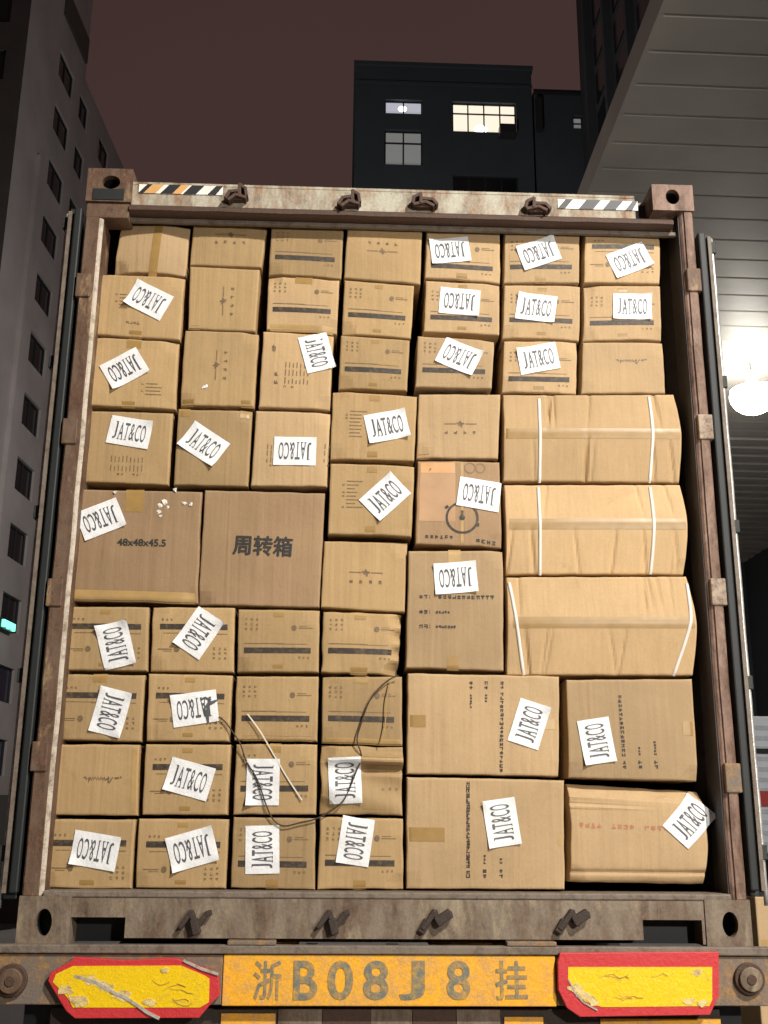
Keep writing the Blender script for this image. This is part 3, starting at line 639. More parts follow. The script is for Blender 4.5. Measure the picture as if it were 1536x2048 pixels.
carton('h6', [(1131, 1358), (1386, 1357), (1399, 1564), (1137, 1557)], 'big carton with a label at its left side, below the wide strapped cartons', [glyph_rows([(1249, 1534, '## ##############', 92, .0158), (1281, 1534, '## ---', 92, .0165), (1313, 1534, '## -----', 92, .0165)], .0135, 1)], labels=[(1193, 1482, 99)], tapes=[(.90, 1.0, .44, .58)], dy=.004, mat=CB_P, nu=22)
# eighth row
carton('i1', [(94, 1487), (281, 1488), (276, 1633), (88, 1631)], 'unlabelled carton with upside down signature-like name at the left post', [script_print(190, 1557, 180, .125)], tapes=[(.93, .98, 0, 1, TAPE_L)], dy=.0)
carton('i2', [(289, 1487), (463, 1488), (456, 1631), (282, 1631)], 'striped carton with upright label tilted down right, eighth row second from left', [ST(180, (370, 1534))], labels=[(379, 1558, -15)], tapes=T(), dy=-.002)
carton('i3', [(470, 1487), (636, 1487), (634, 1630), (464, 1630)], 'striped carton with upright standing label crossed by the rope, lower end of the clear strip', [ST(0, (552, 1577))], labels=[(526, 1564, 270)], tapes=[(.42, .56, .88, 1.01)], dy=.0)
crs = lambda u, v: -.022*math.exp(-((v-.80)/.07)**2)*min(1, u*2.2)+.030*math.exp(-((v-.66)/.05)**2)*(u > .45)*min(1, (u-.45)*8)+.006*math.sin(11*v+4*u)
carton('i4', [(640, 1489), (806, 1493), (806, 1632), (638, 1630)], 'crumpled carton with caved-in upper edge and a standing label', [lambda Fr, W, H, inv, rnd: (Fr(*inv(760, 1523)).rect(-.060, .062, -.014, .014, 1), [Fr(*inv(766+k*14, 1578)).glyph(0, 0, .012, 2) for k in range(3)])], labels=[(690, 1561, 93)], dy=.008, prof=crs, amp=2.2, nu=30, nv=34)
carton('i5', [(812, 1553), (1130, 1559), (1131, 1780), (811, 1779)], 'biggest carton at the bottom with a standing label left of three cut-off print rows', [glyph_rows([(936, 1752, '## ########################', 90, .0120), (969, 1752, '## ---', 90, .0165), (1002, 1752, '## --', 90, .0165)], .0135, 1)], labels=[(1003, 1645, 99)], tapes=[(.0, .24, .42, .545), (.96, 1.0, .40, .5, TAPE_L)], dy=-.004, mat=CB_P, nu=24)
def barrel(u, v):
    y = -.018*(1-abs(2*v-1)**8)*(.75+.25*u)
    if v > .86: y += (v-.86)*.22
    y -= (.004*math.exp(-((v-.86)/.012)**2)+.004*math.exp(-((v-.76-.02*u)/.012)**2)-.003*math.exp(-((v-.80)/.012)**2))*max(0, 1-u*1.45)
    y += .006*math.exp(-((v-.10-.02*u)/.025)**2)
    return y
carton('i6', [(1133, 1566), (1402, 1582), (1410, 1770), (1137, 1765)], 'bulging carton with pale red print and a label folded over its right corner', [glyph_rows([(1160, 1650, '####  ####  #### #', 0, .0215)], .017, 4)], labels=[(1374, 1641, 48)], dy=.035, mat=CB_P, prof=barrel, rb=.016, lb=-.006, nu=30, nv=60, amp=1.4)
# bottom row
carton('j1', [(86, 1637), (272, 1638), (264, 1779), (82, 1777)], 'striped carton with upside down label, left end of the bottom row', [ST(180, (180, 1686))], labels=[(191, 1701, 171)], tapes=[(.42, .58, -.01, .12)], dy=.0)
carton('j2', [(276, 1636), (458, 1637), (453, 1779), (268, 1777)], 'striped carton with upside down label rising right, second in the bottom row', [ST(180, (365, 1689))], labels=[(385, 1698, 196)], tapes=T(), dy=.004)
carton('j3', [(465, 1633), (633, 1635), (631, 1780), (459, 1777)], 'striped carton with standing label at its left side, third in the bottom row', [ST(0, (545, 1728))], labels=[(525, 1699, 92)], tapes=[(.42, .56, -.01, .12)], dy=.0)
carton('j4', [(638, 1633), (807, 1636), (808, 1780), (633, 1779)], 'striped carton with label hanging over its top edge, fourth in the bottom row', [ST(0, (722, 1726))], labels=[(711, 1682, 262)], tapes=[(.42, .56, -.01, .12)], dy=-.002, amp=1.5)

# paper scrap, torn tape, rope and clear strip on the carton fronts
def scraps(name, parent, cx, cy_, specs, mat):
    rnd = random.Random(cx)
    for (dx, dyy, r) in specs:
        mb = MB(); c = at(cx+dx, cy_+dyy, Y_FACE-.010); n = 7; r *= .8
        i = mb.add([c]+[c+Vector((r*math.cos(2*math.pi*k/n)*rnd.uniform(.5, 1.3), rnd.uniform(-.002, .005), r*math.sin(2*math.pi*k/n)*rnd.uniform(.5, 1.3))) for k in range(n)])
        for k in range(n): mb.face((i, i+1+k, i+1+(k+1) % n))
        mb.build(name, mat, parent)
scraps('torn_tape', CARTONS['c2'], 408, 775, [(0, 0, .011), (5, -3, .008)], PAPER)
scraps('torn_tape', CARTONS['e1'], 320, 1010, [(0, 0, .014), (-3, 14, .013), (10, -6, .015), (2, 22, .008), (30, -30, .012), (48, -4, .012), (62, -2, .010), (-90, -26, .008), (16, 4, .009)], STRAP)
ymid = Y_FACE-.013
rope = [(797, 1349), (776, 1362), (752, 1384), (734, 1412), (722, 1445), (716, 1482), (721, 1512), (712, 1548), (690, 1596), (662, 1622), (636, 1635), (600, 1647), (566, 1650), (548, 1640), (530, 1606), (514, 1560), (494, 1520), (478, 1488), (466, 1462), (452, 1446), (436, 1432)]
def smooth_path(pts, n=6):
    o = []
    for i in range(len(pts)-1):
        p0, p1, p2, p3 = [Vector(pts[min(max(i+k, 0), len(pts)-1)]) for k in (-1, 0, 1, 2)]
        for q in range(n):
            t = q/n; o.append(.5*((2*p1)+(p2-p0)*t+(2*p0-5*p1+4*p2-p3)*t*t+(3*p1-p0-3*p2+p3)*t**3))
    o.append(Vector(pts[-1])); return o
ROPE = plain('black_rope', (.050, .032, .022), .8, var=.4, scale=200)
TAPE_P = plain('clear_plastic', (.72, .66, .56), .3)
mb = MB(); pts = smooth_path([at(x+2.2*math.sin(k*2.3), y+2*math.cos(k*3.1), ymid) for k, (x, y) in enumerate(rope)]); mb.tube(pts, .0025, 8)
ro = mb.build('rope', ROPE, smooth=True); tag(ro, 'thin dark rope hanging in a loose loop across the lower left cartons', 'rope')
mb = MB(); pts = smooth_path([at(x, y, Y_FACE-.010) for x, y in ((495, 1428), (520, 1462), (548, 1510), (575, 1556), (604, 1600))])
for k in range(len(pts)-1):
    a, b = pts[k], pts[k+1]; d = Vector((.0020, 0, .0013)); mb.poly([a-d, b-d, b+d, a+d]); mb.poly([a-d+Vector((0, .001, 0)), a+d+Vector((0, .001, 0)), b+d+Vector((0, .001, 0)), b-d+Vector((0, .001, 0))])
so = mb.build('plastic_strip', TAPE_P); tag(so, 'pale plastic strip lying diagonally over the striped cartons beside the rope', 'strip')
mb = MB(); pts = smooth_path([at(x, y, Y_FACE-.012) for x, y in ((782, 1362), (773, 1400), (770, 1450), (762, 1486))])
mb.tube(pts, .002, 6); so = mb.build('plastic_strip', TAPE_L); tag(so, 'faint narrow plastic strip hanging right of the rope loop', 'strip')

# ------------------------------------------------------------------ trailer under the container
trl = empty('trailer', (0, 0, 0), 'yellow truck trailer with painted rear beam carrying the container', 'trailer')
YB = -.03
def pb(px, py, Y=YB): p = at(px, py, Y); return p.x, p.z
zT, zB = pb(768, 1911)[1], pb(768, 2011)[1]; XL, XR = -1.30, 1.30
zF = pb(768, 1891)[1]
for a, b in ((XL, pb(445, 1950)[0]), (pb(1112, 1950)[0], XR)): boxpart('rear_beam', RTAR, trl, a, b, YB, YB+.03, zB, zT, bevel=.004)
boxpart('number_board', YEL, trl, pb(446, 1950)[0], pb(1111, 1950)[0], YB-.004, YB+.13, zB-.002, zT+.001, bevel=.003)
mb = MB(); mb.box(XL, XR, YB-.012, YB+.025, zT+.004, zF); mb.build('beam_flange', LIP, trl, bevel=.004)
for a, b in ((455, 552), (1013, 1112)):
    boxpart('flange_pad', RTAR, trl, pb(a, 1890)[0], pb(b, 1890)[0], YB-.014, YB+.03, zF+.0005, zF+.014, bevel=.003)
boxpart('beam_web', DARKM, trl, XL+.1, XR-.1, YB+.1405, YB+.30, zB-.2, zT)
# painted registration on the board
for ch, a, b in (('浙', 508, 562), ('B', 588, 634), ('0', 656, 706), ('8', 727, 777), ('J', 798, 850), ('8', 893, 941), ('挂', 990, 1056)):
    V, F, _ = text_polys(ch, .012 if ch in '浙挂' else .022); mb = MB(); x0, z1 = pb(a, 1921, YB-.0055); x1, z0 = pb(b, 2000, YB-.0055)
    i = mb.add([(x0+(x1-x0)*s, YB-.0062, z0+(z1-z0)*t) for s, t in V])
    for f in F: mb.face([i+k for k in f])
    mb.build('painted_character', STENCIL, trl)
def plate(name, out_px, in_px, worn=(), scr=None):
    mb = MB(); Y = YB-.030; mb.prism([pb(x, y, Y) for x, y in out_px][::-1], Y, Y+.022)
    o = mb.build(name, RED, trl, bevel=.002)
    mb = MB(); pts = [pb(x, y, Y) for x, y in in_px][::-1]; mb.prism(pts, Y-.0018, Y+.001)
    c = mb.build('yellow_panel', REFY, o)
    if scr:
        for q, sp in enumerate(scr):
            mb = MB(); stroke_prism(mb, [pb(x, y, Y) for x, y in sp[0]], sp[1], Y-.0030-.0022*q, Y-.0012); mb.build('scrape_mark', SCRAPE, o)
    rw = random.Random(int(out_px[0][0])); xs_ = [p[0] for p in in_px]; ys_ = [p[1] for p in in_px]
    for q in range(5):                               # cracks in the film
        x, y = rw.uniform(min(xs_)+30, max(xs_)-30), rw.uniform(min(ys_)+12, max(ys_)-12); pts = [(x, y)]
        for _ in range(rw.randint(4, 6)): x += rw.uniform(4, 16); y = min(max(y+rw.uniform(-6, 6), min(ys_)+4), max(ys_)-4); pts.append((x, y))
        mb = MB(); stroke_prism(mb, [pb(a, b, Y) for a, b in pts], 0.0013, Y-.0026-.0001*q, Y-.0012); mb.build('film_crack', CRK, o)
    for q, (x, y, r) in enumerate(worn):
        mb = MB(); mb.prism([pb(x+r*1.6*math.cos(2*math.pi*k/13)*rw.uniform(.5, 1.2), y-r*math.sin(2*math.pi*k/13)*rw.uniform(.5, 1.2), Y) for k in range(13)], Y-.0024-.0003*q, Y-.0010)
        mb.build('peeled_patch', PEEL, o)
    return o
CRK = plain('dirty_crack', (.42, .27, .07), .7)
PEEL = rusty('peeled_film', (.90, .70, .30), (.70, .46, .14), .42, 25)
plate('reflector_plate', [(150, 1914), (250, 1921), (345, 1916), (372, 1922), (436, 1947), (440, 1990), (420, 2010), (398, 2036), (150, 2037), (132, 2022), (96, 1962), (100, 1946), (138, 1924)],
      [(146, 1932), (362, 1931), (412, 1952), (419, 1958), (418, 2004), (400, 2015), (146, 2015), (136, 1996), (106, 1964), (112, 1948)],
      worn=[(185, 1962, 11), (212, 1974, 12), (245, 1992, 13), (132, 1980, 12), (158, 2000, 14), (300, 2006, 9), (330, 1940, 6)],
      scr=[([(150, 1952), (172, 1958), (196, 1966), (222, 1982), (250, 1994), (275, 2010), (294, 2024), (318, 2036)], .009), ([(368, 1921), (400, 1936), (436, 1948)], .008)])
plate('reflector_plate', [(1120, 1906), (1438, 1904), (1438, 1992), (1420, 2030), (1160, 2034), (1134, 2016), (1117, 1980), (1116, 1925)],
      [(1136, 1934), (1424, 1934), (1424, 2000), (1418, 2012), (1204, 2014), (1168, 2002), (1136, 1962)],
      worn=[(1152, 1976, 10), (1168, 1990, 11), (1186, 2002, 9), (1394, 1944, 9), (1378, 2002, 8), (1404, 2006, 8)],
      scr=[([(1138, 1960), (1150, 1986), (1166, 2004), (1194, 2020)], .005)])
for px, py, mt_ in ((25, 1960, POST), (1497, 1957, SILLM)):
    bl = empty('end_bolt', (*[pb(px, py)[0]], YB, pb(px, py)[1]), None, None); bl.parent = trl
    x, z = pb(px, py)
    for r, y0, y1, mm, nm in ((.050, YB-.016, YB-.001, RUSTB, 'washer'), (.038, YB-.030, YB-.0165, mt_, 'bolt_head'), (.016, YB-.034, YB-.0305, RUSTB, 'bolt_end')):
        mb = MB(); mb.prism([(x+r*math.cos(2*math.pi*k/28), z+r*math.sin(2*math.pi*k/28)) for k in range(28)], y0, y1)
        o = mb.build(nm, mm, None, bevel=.003); o.parent = bl; o.matrix_parent_inverse = Matrix.Translation(-Vector(bl.location))
# lower rear bar
YU = .02
def pu(px, py): p = at(px, py, YU); return p.x, p.z
zu1 = pu(768, 2017)[1]; zu0 = zu1-.16
boxpart('underrun_bar', BRKT, trl, pu(100, 2030)[0], pu(1440, 2030)[0], YU, YU+.09, zu0, zu1, bevel=.003)
for a, b, mm, t in ((442, 551, YEL, 2027), (1008, 1086, YEL, 2033), (645, 742, RUSTB, 2012), (825, 912, RUSTB, 2012), (1200, 1440, YEL, 2036), (742, 824, SILLM, 2014), (556, 644, SILLM, 2015), (913, 1000, SILLM, 2015)):  # dark ones are red and white film with shade put into the colour
    z1 = pu(768, t)[1]
    nm = 'reflective_strip'
    o = boxpart(nm, mm, trl, pu(a, 2040)[0], pu(b, 2040)[0], YU-.006, YU-.0005, zu0+.01, min(z1, zu1-.001), bevel=.001)
for sx in (-1, 1):
    x0, x1 = sorted((sx*.42, sx*.56)); boxpart('chassis_rail', YEL, trl, x0, x1, .31, 12.3, .78, 1.10)
    x0, x1 = sorted((sx*.57, sx*.60)); boxpart('cross_member', LIP, trl, x0, x1, .4, 12.2, .95, 1.09)
for yy in (.8, 2.2, 3.6, 5, 7, 9, 11): boxpart('cross_member', YEL, trl, -1.2, 1.2, yy, yy+.12, 1.1005, 1.148)
TYRE = plain('tyre_rubber', (.02, .02, .021), .8, bmp=.4)
for yy in (2.0, 3.35, 4.7):
    for sx in (-1, 1):
        for off in (.0, .32):
            mb = MB(); n = 32; rings = []
            cxx = sx*(1.10-off)
            for (dx, r) in ((-.13, .30), (-.14, .46), (-.10, .51), (.10, .51), (.14, .46), (.13, .30)):
                rings.append(mb.add([(cxx+dx, yy+r*math.cos(2*math.pi*k/n), .512+r*math.sin(2*math.pi*k/n)) for k in range(n)]))
            for a, b in zip(rings, rings[1:]):
                for k in range(n): mb.face((a+k, a+(k+1) % n, b+(k+1) % n, b+k))
            wl = mb.build('tyre', TYRE, trl, smooth=True)
            mb = MB(); r1 = mb.add([(cxx-.04, yy+.30*math.cos(2*math.pi*k/n), .512+.30*math.sin(2*math.pi*k/n)) for k in range(n)]); r2 = mb.add([(cxx+.04, yy+.30*math.cos(2*math.pi*k/n), .512+.30*math.sin(2*math.pi*k/n)) for k in range(n)])
            mb.face(range(r1, r1+n)); mb.face(range(r2, r2+n)); mb.build('rim', SILLM, wl)
        boxpart('axle', BRKT, trl, -1.0, 1.0, yy-.05, yy+.05, .46, .56) if sx > 0 else None

# ------------------------------------------------------------------ ground
def ground_mat():
    mt, n, b = new_mat('concrete_yard'); v = coords(n)
    f = nois(n, v, .7, 7, .6); g = nois(n, v, 40, 4)
    c = mixc(n, .3, ramp(n, f, [(.3, (.09, .088, .084)), (.7, (.17, .165, .155))]), ramp(n, g, [(.3, (.05, .05, .05)), (.7, (.22, .21, .2))]))
    L(n, c, b.inputs['Base Color']); b.inputs['Roughness'].default_value = .8; bump(n, b, g, .3, .01); return mt
mb = MB(); N = 8
mb.poly([(-250, -120, 0), (250, -120, 0), (250, 400, 0), (-250, 400, 0)]); tag(mb.build('ground', ground_mat()), 'grey concrete loading yard', None, None, 'structure')

# ------------------------------------------------------------------ canopy with its columns and lamps
XE = 2.97; ZC = CZ+7.5
CANM = plain('grey_canopy_sheet', (.46, .435, .395), .5, var=.10, scale=1.2)
can = empty('canopy', (8, 10, 0), 'large grey sheet metal loading canopy above the right side of the container', 'canopy')
mb = MB(); y = -12.0; ys = []
while y < 60: ys += [(y, 0), (y+.46, 0), (y+.466, .007), (y+.476, .007)] if y < 16 else [(y, 0), (y+.30, 0), (y+.34, .05), (y+.47, .05)]; y += .51
a = [mb.add([(CX+XE, yy-.02, ZC+d), (CX+XE+7, yy+.06, ZC+d+.0), (CX+24, yy+.30, ZC+d)]) for yy, d in ys]
for p, q in zip(a, a[1:]): mb.face((p, p+1, q+1, q)); mb.face((p+1, p+2, q+2, q+1))
mb.build('ceiling_sheet', CANM, can)
boxpart('roof_slab', INNER, can, CX+XE, CX+24, -12.1, 60.4, ZC+.10, ZC+.32)
boxpart('edge_fascia', CANM, can, CX+XE-.06, CX+XE-.0005, -12.1, 60.4, ZC-.02, ZC+.325)
COLM = plain('painted_steel_column', (.20, .20, .21), .5)
for yy in (-9.2, 60.0): boxpart('column', COLM, can, 2.85, 3.15, yy, yy+.3, 0, ZC+.09, bevel=.01)
for yy in (-9.2, 6, 20, 40, 60.0): boxpart('column', COLM, can, 20.0, 20.3, yy, yy+.3, 0, ZC+.09, bevel=.01)
LAMPE = plain('lamp_glass', (.9, .9, .85), .3, emit=((1.0, .95, .85), 24))
def ceiling_lamp(x, y, z, label, watts=0, col=(1, .93, .82), r=.30, aim=None, drop=0):
    if drop: z -= drop
    t = empty('ceiling_lamp', (x, y, z), label, 'lamp', 'lamps under the canopy')
    mb = MB(); n = 28; rs = [mb.add([(x+q*math.cos(2*math.pi*k/n), y+q*math.sin(2*math.pi*k/n), z+h) for k in range(n)]) for q, h in (((r, 0), (r*.9, .10), (r*.45, .28), (.07, .34)) if not drop else ((r*.30, .04), (r*.28, .08), (.10, .12), (.05, .34)))]
    for a, b in zip(rs, rs[1:]):
        for k in range(n): mb.face((a+k, a+(k+1) % n, b+(k+1) % n, b+k))
    mb.face(range(rs[-1], rs[-1]+n)); mb.build('reflector', PAPER if drop else COLM, t, smooth=True)
    mb = MB(); n = 28; prof = ((r*.97, .0), (r*.8, -.11), (r*.45, -.19), (.02, -.215)) if not drop else [(r*math.cos(a), -.12+r*.86*math.sin(a)) for a in (.30, .0, -.3, -.6, -.9, -1.2, -1.5)]
    rs = [mb.add([(x+q*math.cos(2*math.pi*k/n), y+q*math.sin(2*math.pi*k/n), z+h) for k in range(n)]) for q, h in prof]
    for a, b in zip(rs, rs[1:]):
        for k in range(n): mb.face((a+(k+1) % n, a+k, b+k, b+(k+1) % n))
    mb.face(range(rs[-1], rs[-1]+n)); mb.build('bulb', LAMPE, t, smooth=True)
    mb = MB(); mb.tube([(x, y, z+.34), (x, y, ZC)], .02, 8); mb.build('hanger_rod', COLM, t)
    if watts: lamp_light('lamp_light', (x, y, z-(.30 if not drop else .62)), watts, col, .18, t, aim)
    return t
lz = ZC-.36
d = ray(1506, 792); k = (lz-.25-CZ)/d.z; LP = CAM+d*k
ceiling_lamp(LP.x, LP.y, lz, 'glaring white lamp hanging under the canopy beside the right container door', 60, r=.38, drop=.12)
ceiling_lamp(KEY[0], KEY[1], KEY[2], 'lamp under the canopy behind the viewpoint', KEY_W, (1, .955, .88), .30, (0, 0, 2.3))
# low fill light on a stand, added behind the viewpoint
fx, fy, fz = FLOOD
fl = empty('fill_light', (fx, fy, 0), 'added fill light on a stand facing the carton wall', 'lamp')
boxpart('housing', COLM, fl, fx-.20, fx+.20, fy-.10, fy-.02, fz-.14, fz+.14, bevel=.01)
boxpart('glass', LAMPE, fl, fx-.17, fx+.17, fy-.0195, fy-.012, fz-.11, fz+.11)
mb = MB(); mb.tube([(fx, fy-.06, fz-.14), (fx, fy-.06, .3)], .02, 8); mb.build('stand', COLM, fl)
for k in range(3):
    a = 2*math.pi*k/3; mb = MB(); mb.tube([(fx, fy-.06, .55), (fx+.45*math.cos(a), fy-.06+.45*math.sin(a), .0)], .014, 6); mb.build('leg', COLM, fl)
lamp_light('fill_light_beam', (fx, fy+.10, fz), FLOOD_W, (1, .95, .88), .10, fl, (0.2, 0, 2.4), 95)
# unseen light pole, added to light the blocks behind
yp = empty('added_lamp_post', (POLE[0], POLE[1], 0), 'unseen lamp post added behind the container', 'lamp')
mb = MB(); mb.tube([(POLE[0], POLE[1], 0), (POLE[0], POLE[1], POLE[2]+.3)], [.10, .05], 10); mb.build('pole', COLM, yp)
boxpart('lamp_head', COLM, yp, POLE[0]-.3, POLE[0]+.3, POLE[1]-.12, POLE[1]+.12, POLE[2]+.31, POLE[2]+.42, bevel=.02)
lamp_light('added_yard_light', (POLE[0]-.5, POLE[1], POLE[2]), POLE_W, (1, .90, .84), .15, yp)

# ------------------------------------------------------------------ buildings
LWALL = plain('grey_render_wall', (.44, .415, .41), .8, var=.16, scale=.35, bmp=.1)
LDARK = plain('dark_wall_and_shade', (.080, .078, .075), .6, var=.12, scale=1)  # shade of the block's unlit front put into the colour; also other dark walls
GLASSD = plain('dark_window_glass', (.010, .014, .017), .12)
GLASSB = plain('bluish_window_glass', (.02, .03, .06), .12)
FRAMED = plain('dark_window_frame', (.03, .032, .034), .5)
dd = Vector((.06163512, .99809875, 0)); SC = 3.2
c0 = Vector((CX, CY, CZ))+(Vector((-4.83542841, 9.36820106, 0))-Vector((CX, CY, 0)))*SC; c0.z = 0
nn = Vector((dd.y, -dd.x, 0))                                     # outward normal of the long wall
def rz(z): return CZ+(z-.39555)*SC
def wpt(t, z, off=0): p = c0+dd*(t*SC)+nn*off; return (p.x, p.y, z)
bl = empty('apartment_block', (c0.x-8, c0.y+15, 0), 'tall grey block left of the container with columns of dark windows', 'building')
front = -nn
def wall_with_holes(name, fn, s0, s1, z0, z1, holes, mat, parent, dep=.22):
    mb = MB(); xs = sorted({s0, s1, *[h[0] for h in holes], *[h[1] for h in holes]}); zs = sorted({z0, z1, *[h[2] for h in holes], *[h[3] for h in holes]})
    for a, b in zip(xs, xs[1:]):
        for c, e in zip(zs, zs[1:]):
            mx, mz = (a+b)/2, (c+e)/2
            if any(h[0] < mx < h[1] and h[2] < mz < h[3] for h in holes): continue
            mb.poly([fn(a, c, 0), fn(b, c, 0), fn(b, e, 0), fn(a, e, 0)])
    for (a, b, c, e) in holes:
        mb.poly([fn(a, c, 0), fn(b, c, 0), fn(b, c, -dep), fn(a, c, -dep)]); mb.poly([fn(a, e, 0), fn(a, e, -dep), fn(b, e, -dep), fn(b, e, 0)])
        mb.poly([fn(a, c, 0), fn(a, c, -dep), fn(a, e, -dep), fn(a, e, 0)]); mb.poly([fn(b, c, 0), fn(b, e, 0), fn(b, e, -dep), fn(b, c, -dep)])
    mb.build(name, mat, parent)
def window(fn, a, b, c, e, parent, glass, frame=None, nx=2, nz=1, dep=.16, fw=.07, transom=None):
    frame = frame or FRAMED; mb = MB()
    def bar(x0, x1, z0, z1):
        i = mb.add([fn(x0, z0, -dep+.04), fn(x1, z0, -dep+.04), fn(x1, z1, -dep+.04), fn(x0, z1, -dep+.04), fn(x0, z0, -dep-.03), fn(x1, z0, -dep-.03), fn(x1, z1, -dep-.03), fn(x0, z1, -dep-.03)])
        for q in ((0,1,2,3),(0,4,5,1),(1,5,6,2),(2,6,7,3),(3,7,4,0)): mb.face([i+k for k in q])
    bar(a, b, c, c+fw); bar(a, b, e-fw, e); bar(a, a+fw, c+fw, e-fw); bar(b-fw, b, c+fw, e-fw)
    for k in range(1, nx): x = a+(b-a)*k/nx; bar(x-fw/2, x+fw/2, c+fw, e-fw)
    for q in ([transom] if transom else [k/nz for k in range(1, nz)]):
        z = c+(e-c)*q; xs = [a+fw]+[a+(b-a)*k/nx for k in range(1, nx)]+[b-fw]
        for k in range(nx): bar(xs[k]+(fw/2 if k else 0), xs[k+1]-(fw/2 if k < nx-1 else 0), z-fw/2, z+fw/2)
    w_ = mb.build('window', frame, parent)
    mb = MB(); mb.poly([fn(a, c, -dep-.01), fn(b, c, -dep-.01), fn(b, e, -dep-.01), fn(a, e, -dep-.01)]); mb.build('pane', glass, w_)
    return w_
def side_fn(s, z, off): p = c0+dd*s+nn*off; return (p.x, p.y, z)
fdir = Vector((-nn.x, -nn.y, 0))
def front_fn(s, z, off): p = c0+fdir*s-dd*off; return (p.x, p.y, z)
holes = []; ztopb = rz(12.35)
for k in range(13):
    zc = rz(12.72-.962*k)
    if zc < 3: continue
    if zc+1 > ztopb: continue
    for (t0, t1) in ((1.30, 2.02), (2.34, 2.84), (3.5, 4.1)):
        holes.append((t0*SC, t1*SC, zc-.76, zc+.76))
wall_with_holes('side_wall', side_fn, 0, 6.2*SC, 0, ztopb, holes, LWALL, bl)
for h in holes: window(side_fn, *h, bl, GLASSB if h[2] < rz(2.6) else GLASSD)
holes = []
for k in range(13):
    zc = rz(12.60-.962*k)
    if zc < 3: continue
    for s0 in (.9, 5.0): holes.append((s0, s0+2.2, zc-.8, zc+.8))
wall_with_holes('front_wall', front_fn, 0.001, 14, 0, rz(14.6), holes, LDARK, bl)  # front darkened by colour to stand for its shade
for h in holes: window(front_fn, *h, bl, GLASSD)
mb = MB(); q = [side_fn(0, 0, 0), side_fn(6.2*SC, 0, 0)]; q2 = [(p[0]-13*nn.x, p[1]-13*nn.y, 0) for p in q]
mb.poly([(q[1][0], q[1][1], 0), (q2[1][0], q2[1][1], 0), (q2[1][0], q2[1][1], ztopb), (q[1][0], q[1][1], ztopb)])
mb.poly([(q2[0][0], q2[0][1], 0), (q2[1][0], q2[1][1], 0), (q2[1][0], q2[1][1], ztopb), (q2[0][0], q2[0][1], ztopb)])
mb.poly([(*q[0][:2], ztopb), (*q[1][:2], ztopb), (*q2[1][:2], ztopb), (*q2[0][:2], ztopb)]); mb.build('rear_wall', LWALL, bl)
# slim pilaster and parapet give the wall its faint lines
mb = MB(); 
def slab(s0, s1, z0, z1, o0, o1, fn=side_fn):
    i = mb.add([fn(s0, z0, o0), fn(s1, z0, o0), fn(s1, z1, o0), fn(s0, z1, o0), fn(s0, z0, o1), fn(s1, z0, o1), fn(s1, z1, o1), fn(s0, z1, o1)])
    for f in ((4,5,6,7),(0,1,5,4),(1,2,6,5),(2,3,7,6),(3,0,4,7)): mb.face([i+k for k in f])
slab(.80*SC, .86*SC, 0, rz(9.75), 0, .18); mb.build('pilaster', LWALL, bl)
mb = MB(); slab(0, 2.52*SC, ztopb+.002, rz(14.6), -12, -.02); mb.build('upper_storey', LWALL, bl)
mb = MB(); slab(1.28*SC, 2.45*SC, rz(12.62), rz(13.1), -.019, .10); mb.build('roof_canopy', LDARK, bl)
GRN = plain('green_sign_light', (.1, .6, .35), .4, emit=((.18, 1.0, .62), 2.2))
g0 = side_fn(1.35*SC, 0, .3); gd = ray(12, 1249); kk = (nn.dot(c0+nn*.3-CAM))/nn.dot(gd); gp = CAM+gd*kk
sg = empty('lit_sign', gp, 'small green lit strip sign on the wall of the left block', 'sign')
mb = MB(); 
for q in range(5):
    s = (gp-c0).dot(dd)-.5+q*.28; i0 = len(mb.v); slab(s, s+.20, gp.z-.16+.05*(q % 2), gp.z+.14, .3, .42)
o = mb.build('light_strip', GRN, sg)
mb = MB(); s = (gp-c0).dot(dd); slab(s-.6, s+1.0, gp.z-.22, gp.z+.2, .02, .295); mb.build('sign_box', FRAMED, sg)
# middle building
def mid_fn(y0): return lambda s, z, off: (s, y0-off, z)
YM = 45.0; fn = mid_fn(YM); zz = lambda z: z+Z0
MIDM = plain('dark_facade', (.055, .076, .088), .75, var=.10, scale=.3, bmp=.1)
WARM = plain('warm_lit_room', (.8, .7, .5), .6, emit=((1.0, .88, .72), 1.0))
COOL = plain('cool_lit_room', (.6, .6, .7), .6, emit=((.52, .52, .60), .75))
GREYL = plain('dimly_lit_room', (.3, .3, .3), .6, emit=((.135, .140, .135), 1.0))
BULB = plain('room_bulb', (.9, .9, 1), .4, emit=((.9, .95, 1.0), 6))
mbd = empty('dark_building', (5, 50, 0), 'dark flat roofed building behind the container with lit windows', 'building')
H1 = (1.48, 3.47, zz(36.12), zz(36.98)); H2 = (1.48, 3.47, zz(33.05), zz(35.15)); H3 = (5.04, 8.42, zz(35.15), zz(36.97)); H4 = (11.42, 11.95, zz(35.55), zz(36.35)); H5 = (5.04, 8.42, zz(31.2), zz(32.6))
low = [(1.48, 3.47, zz(z0), zz(z0+2.0)) for z0 in (29.2, 25.4, 21.6)]+[(5.04, 8.42, zz(z0), zz(z0+1.8)) for z0 in (27.6, 23.8)]
wall_with_holes('facade', fn, -.07, 9.28, 0, zz(39.0), [H1, H2, H3, H5]+low, MIDM, mbd, .3)
def relit(h, g, **k): return window(fn, *h, mbd, g, **k)
relit(H1, COOL, nx=2, fw=.07, dep=.22); relit(H2, GREYL, nx=2, fw=.08, transom=.66, dep=.22); relit(H3, WARM, nx=4, fw=.07, transom=.66, dep=.22); relit(H5, GLASSD, nx=4, dep=.22)
for h in low: relit(h, GLASSD, nx=2, dep=.22)
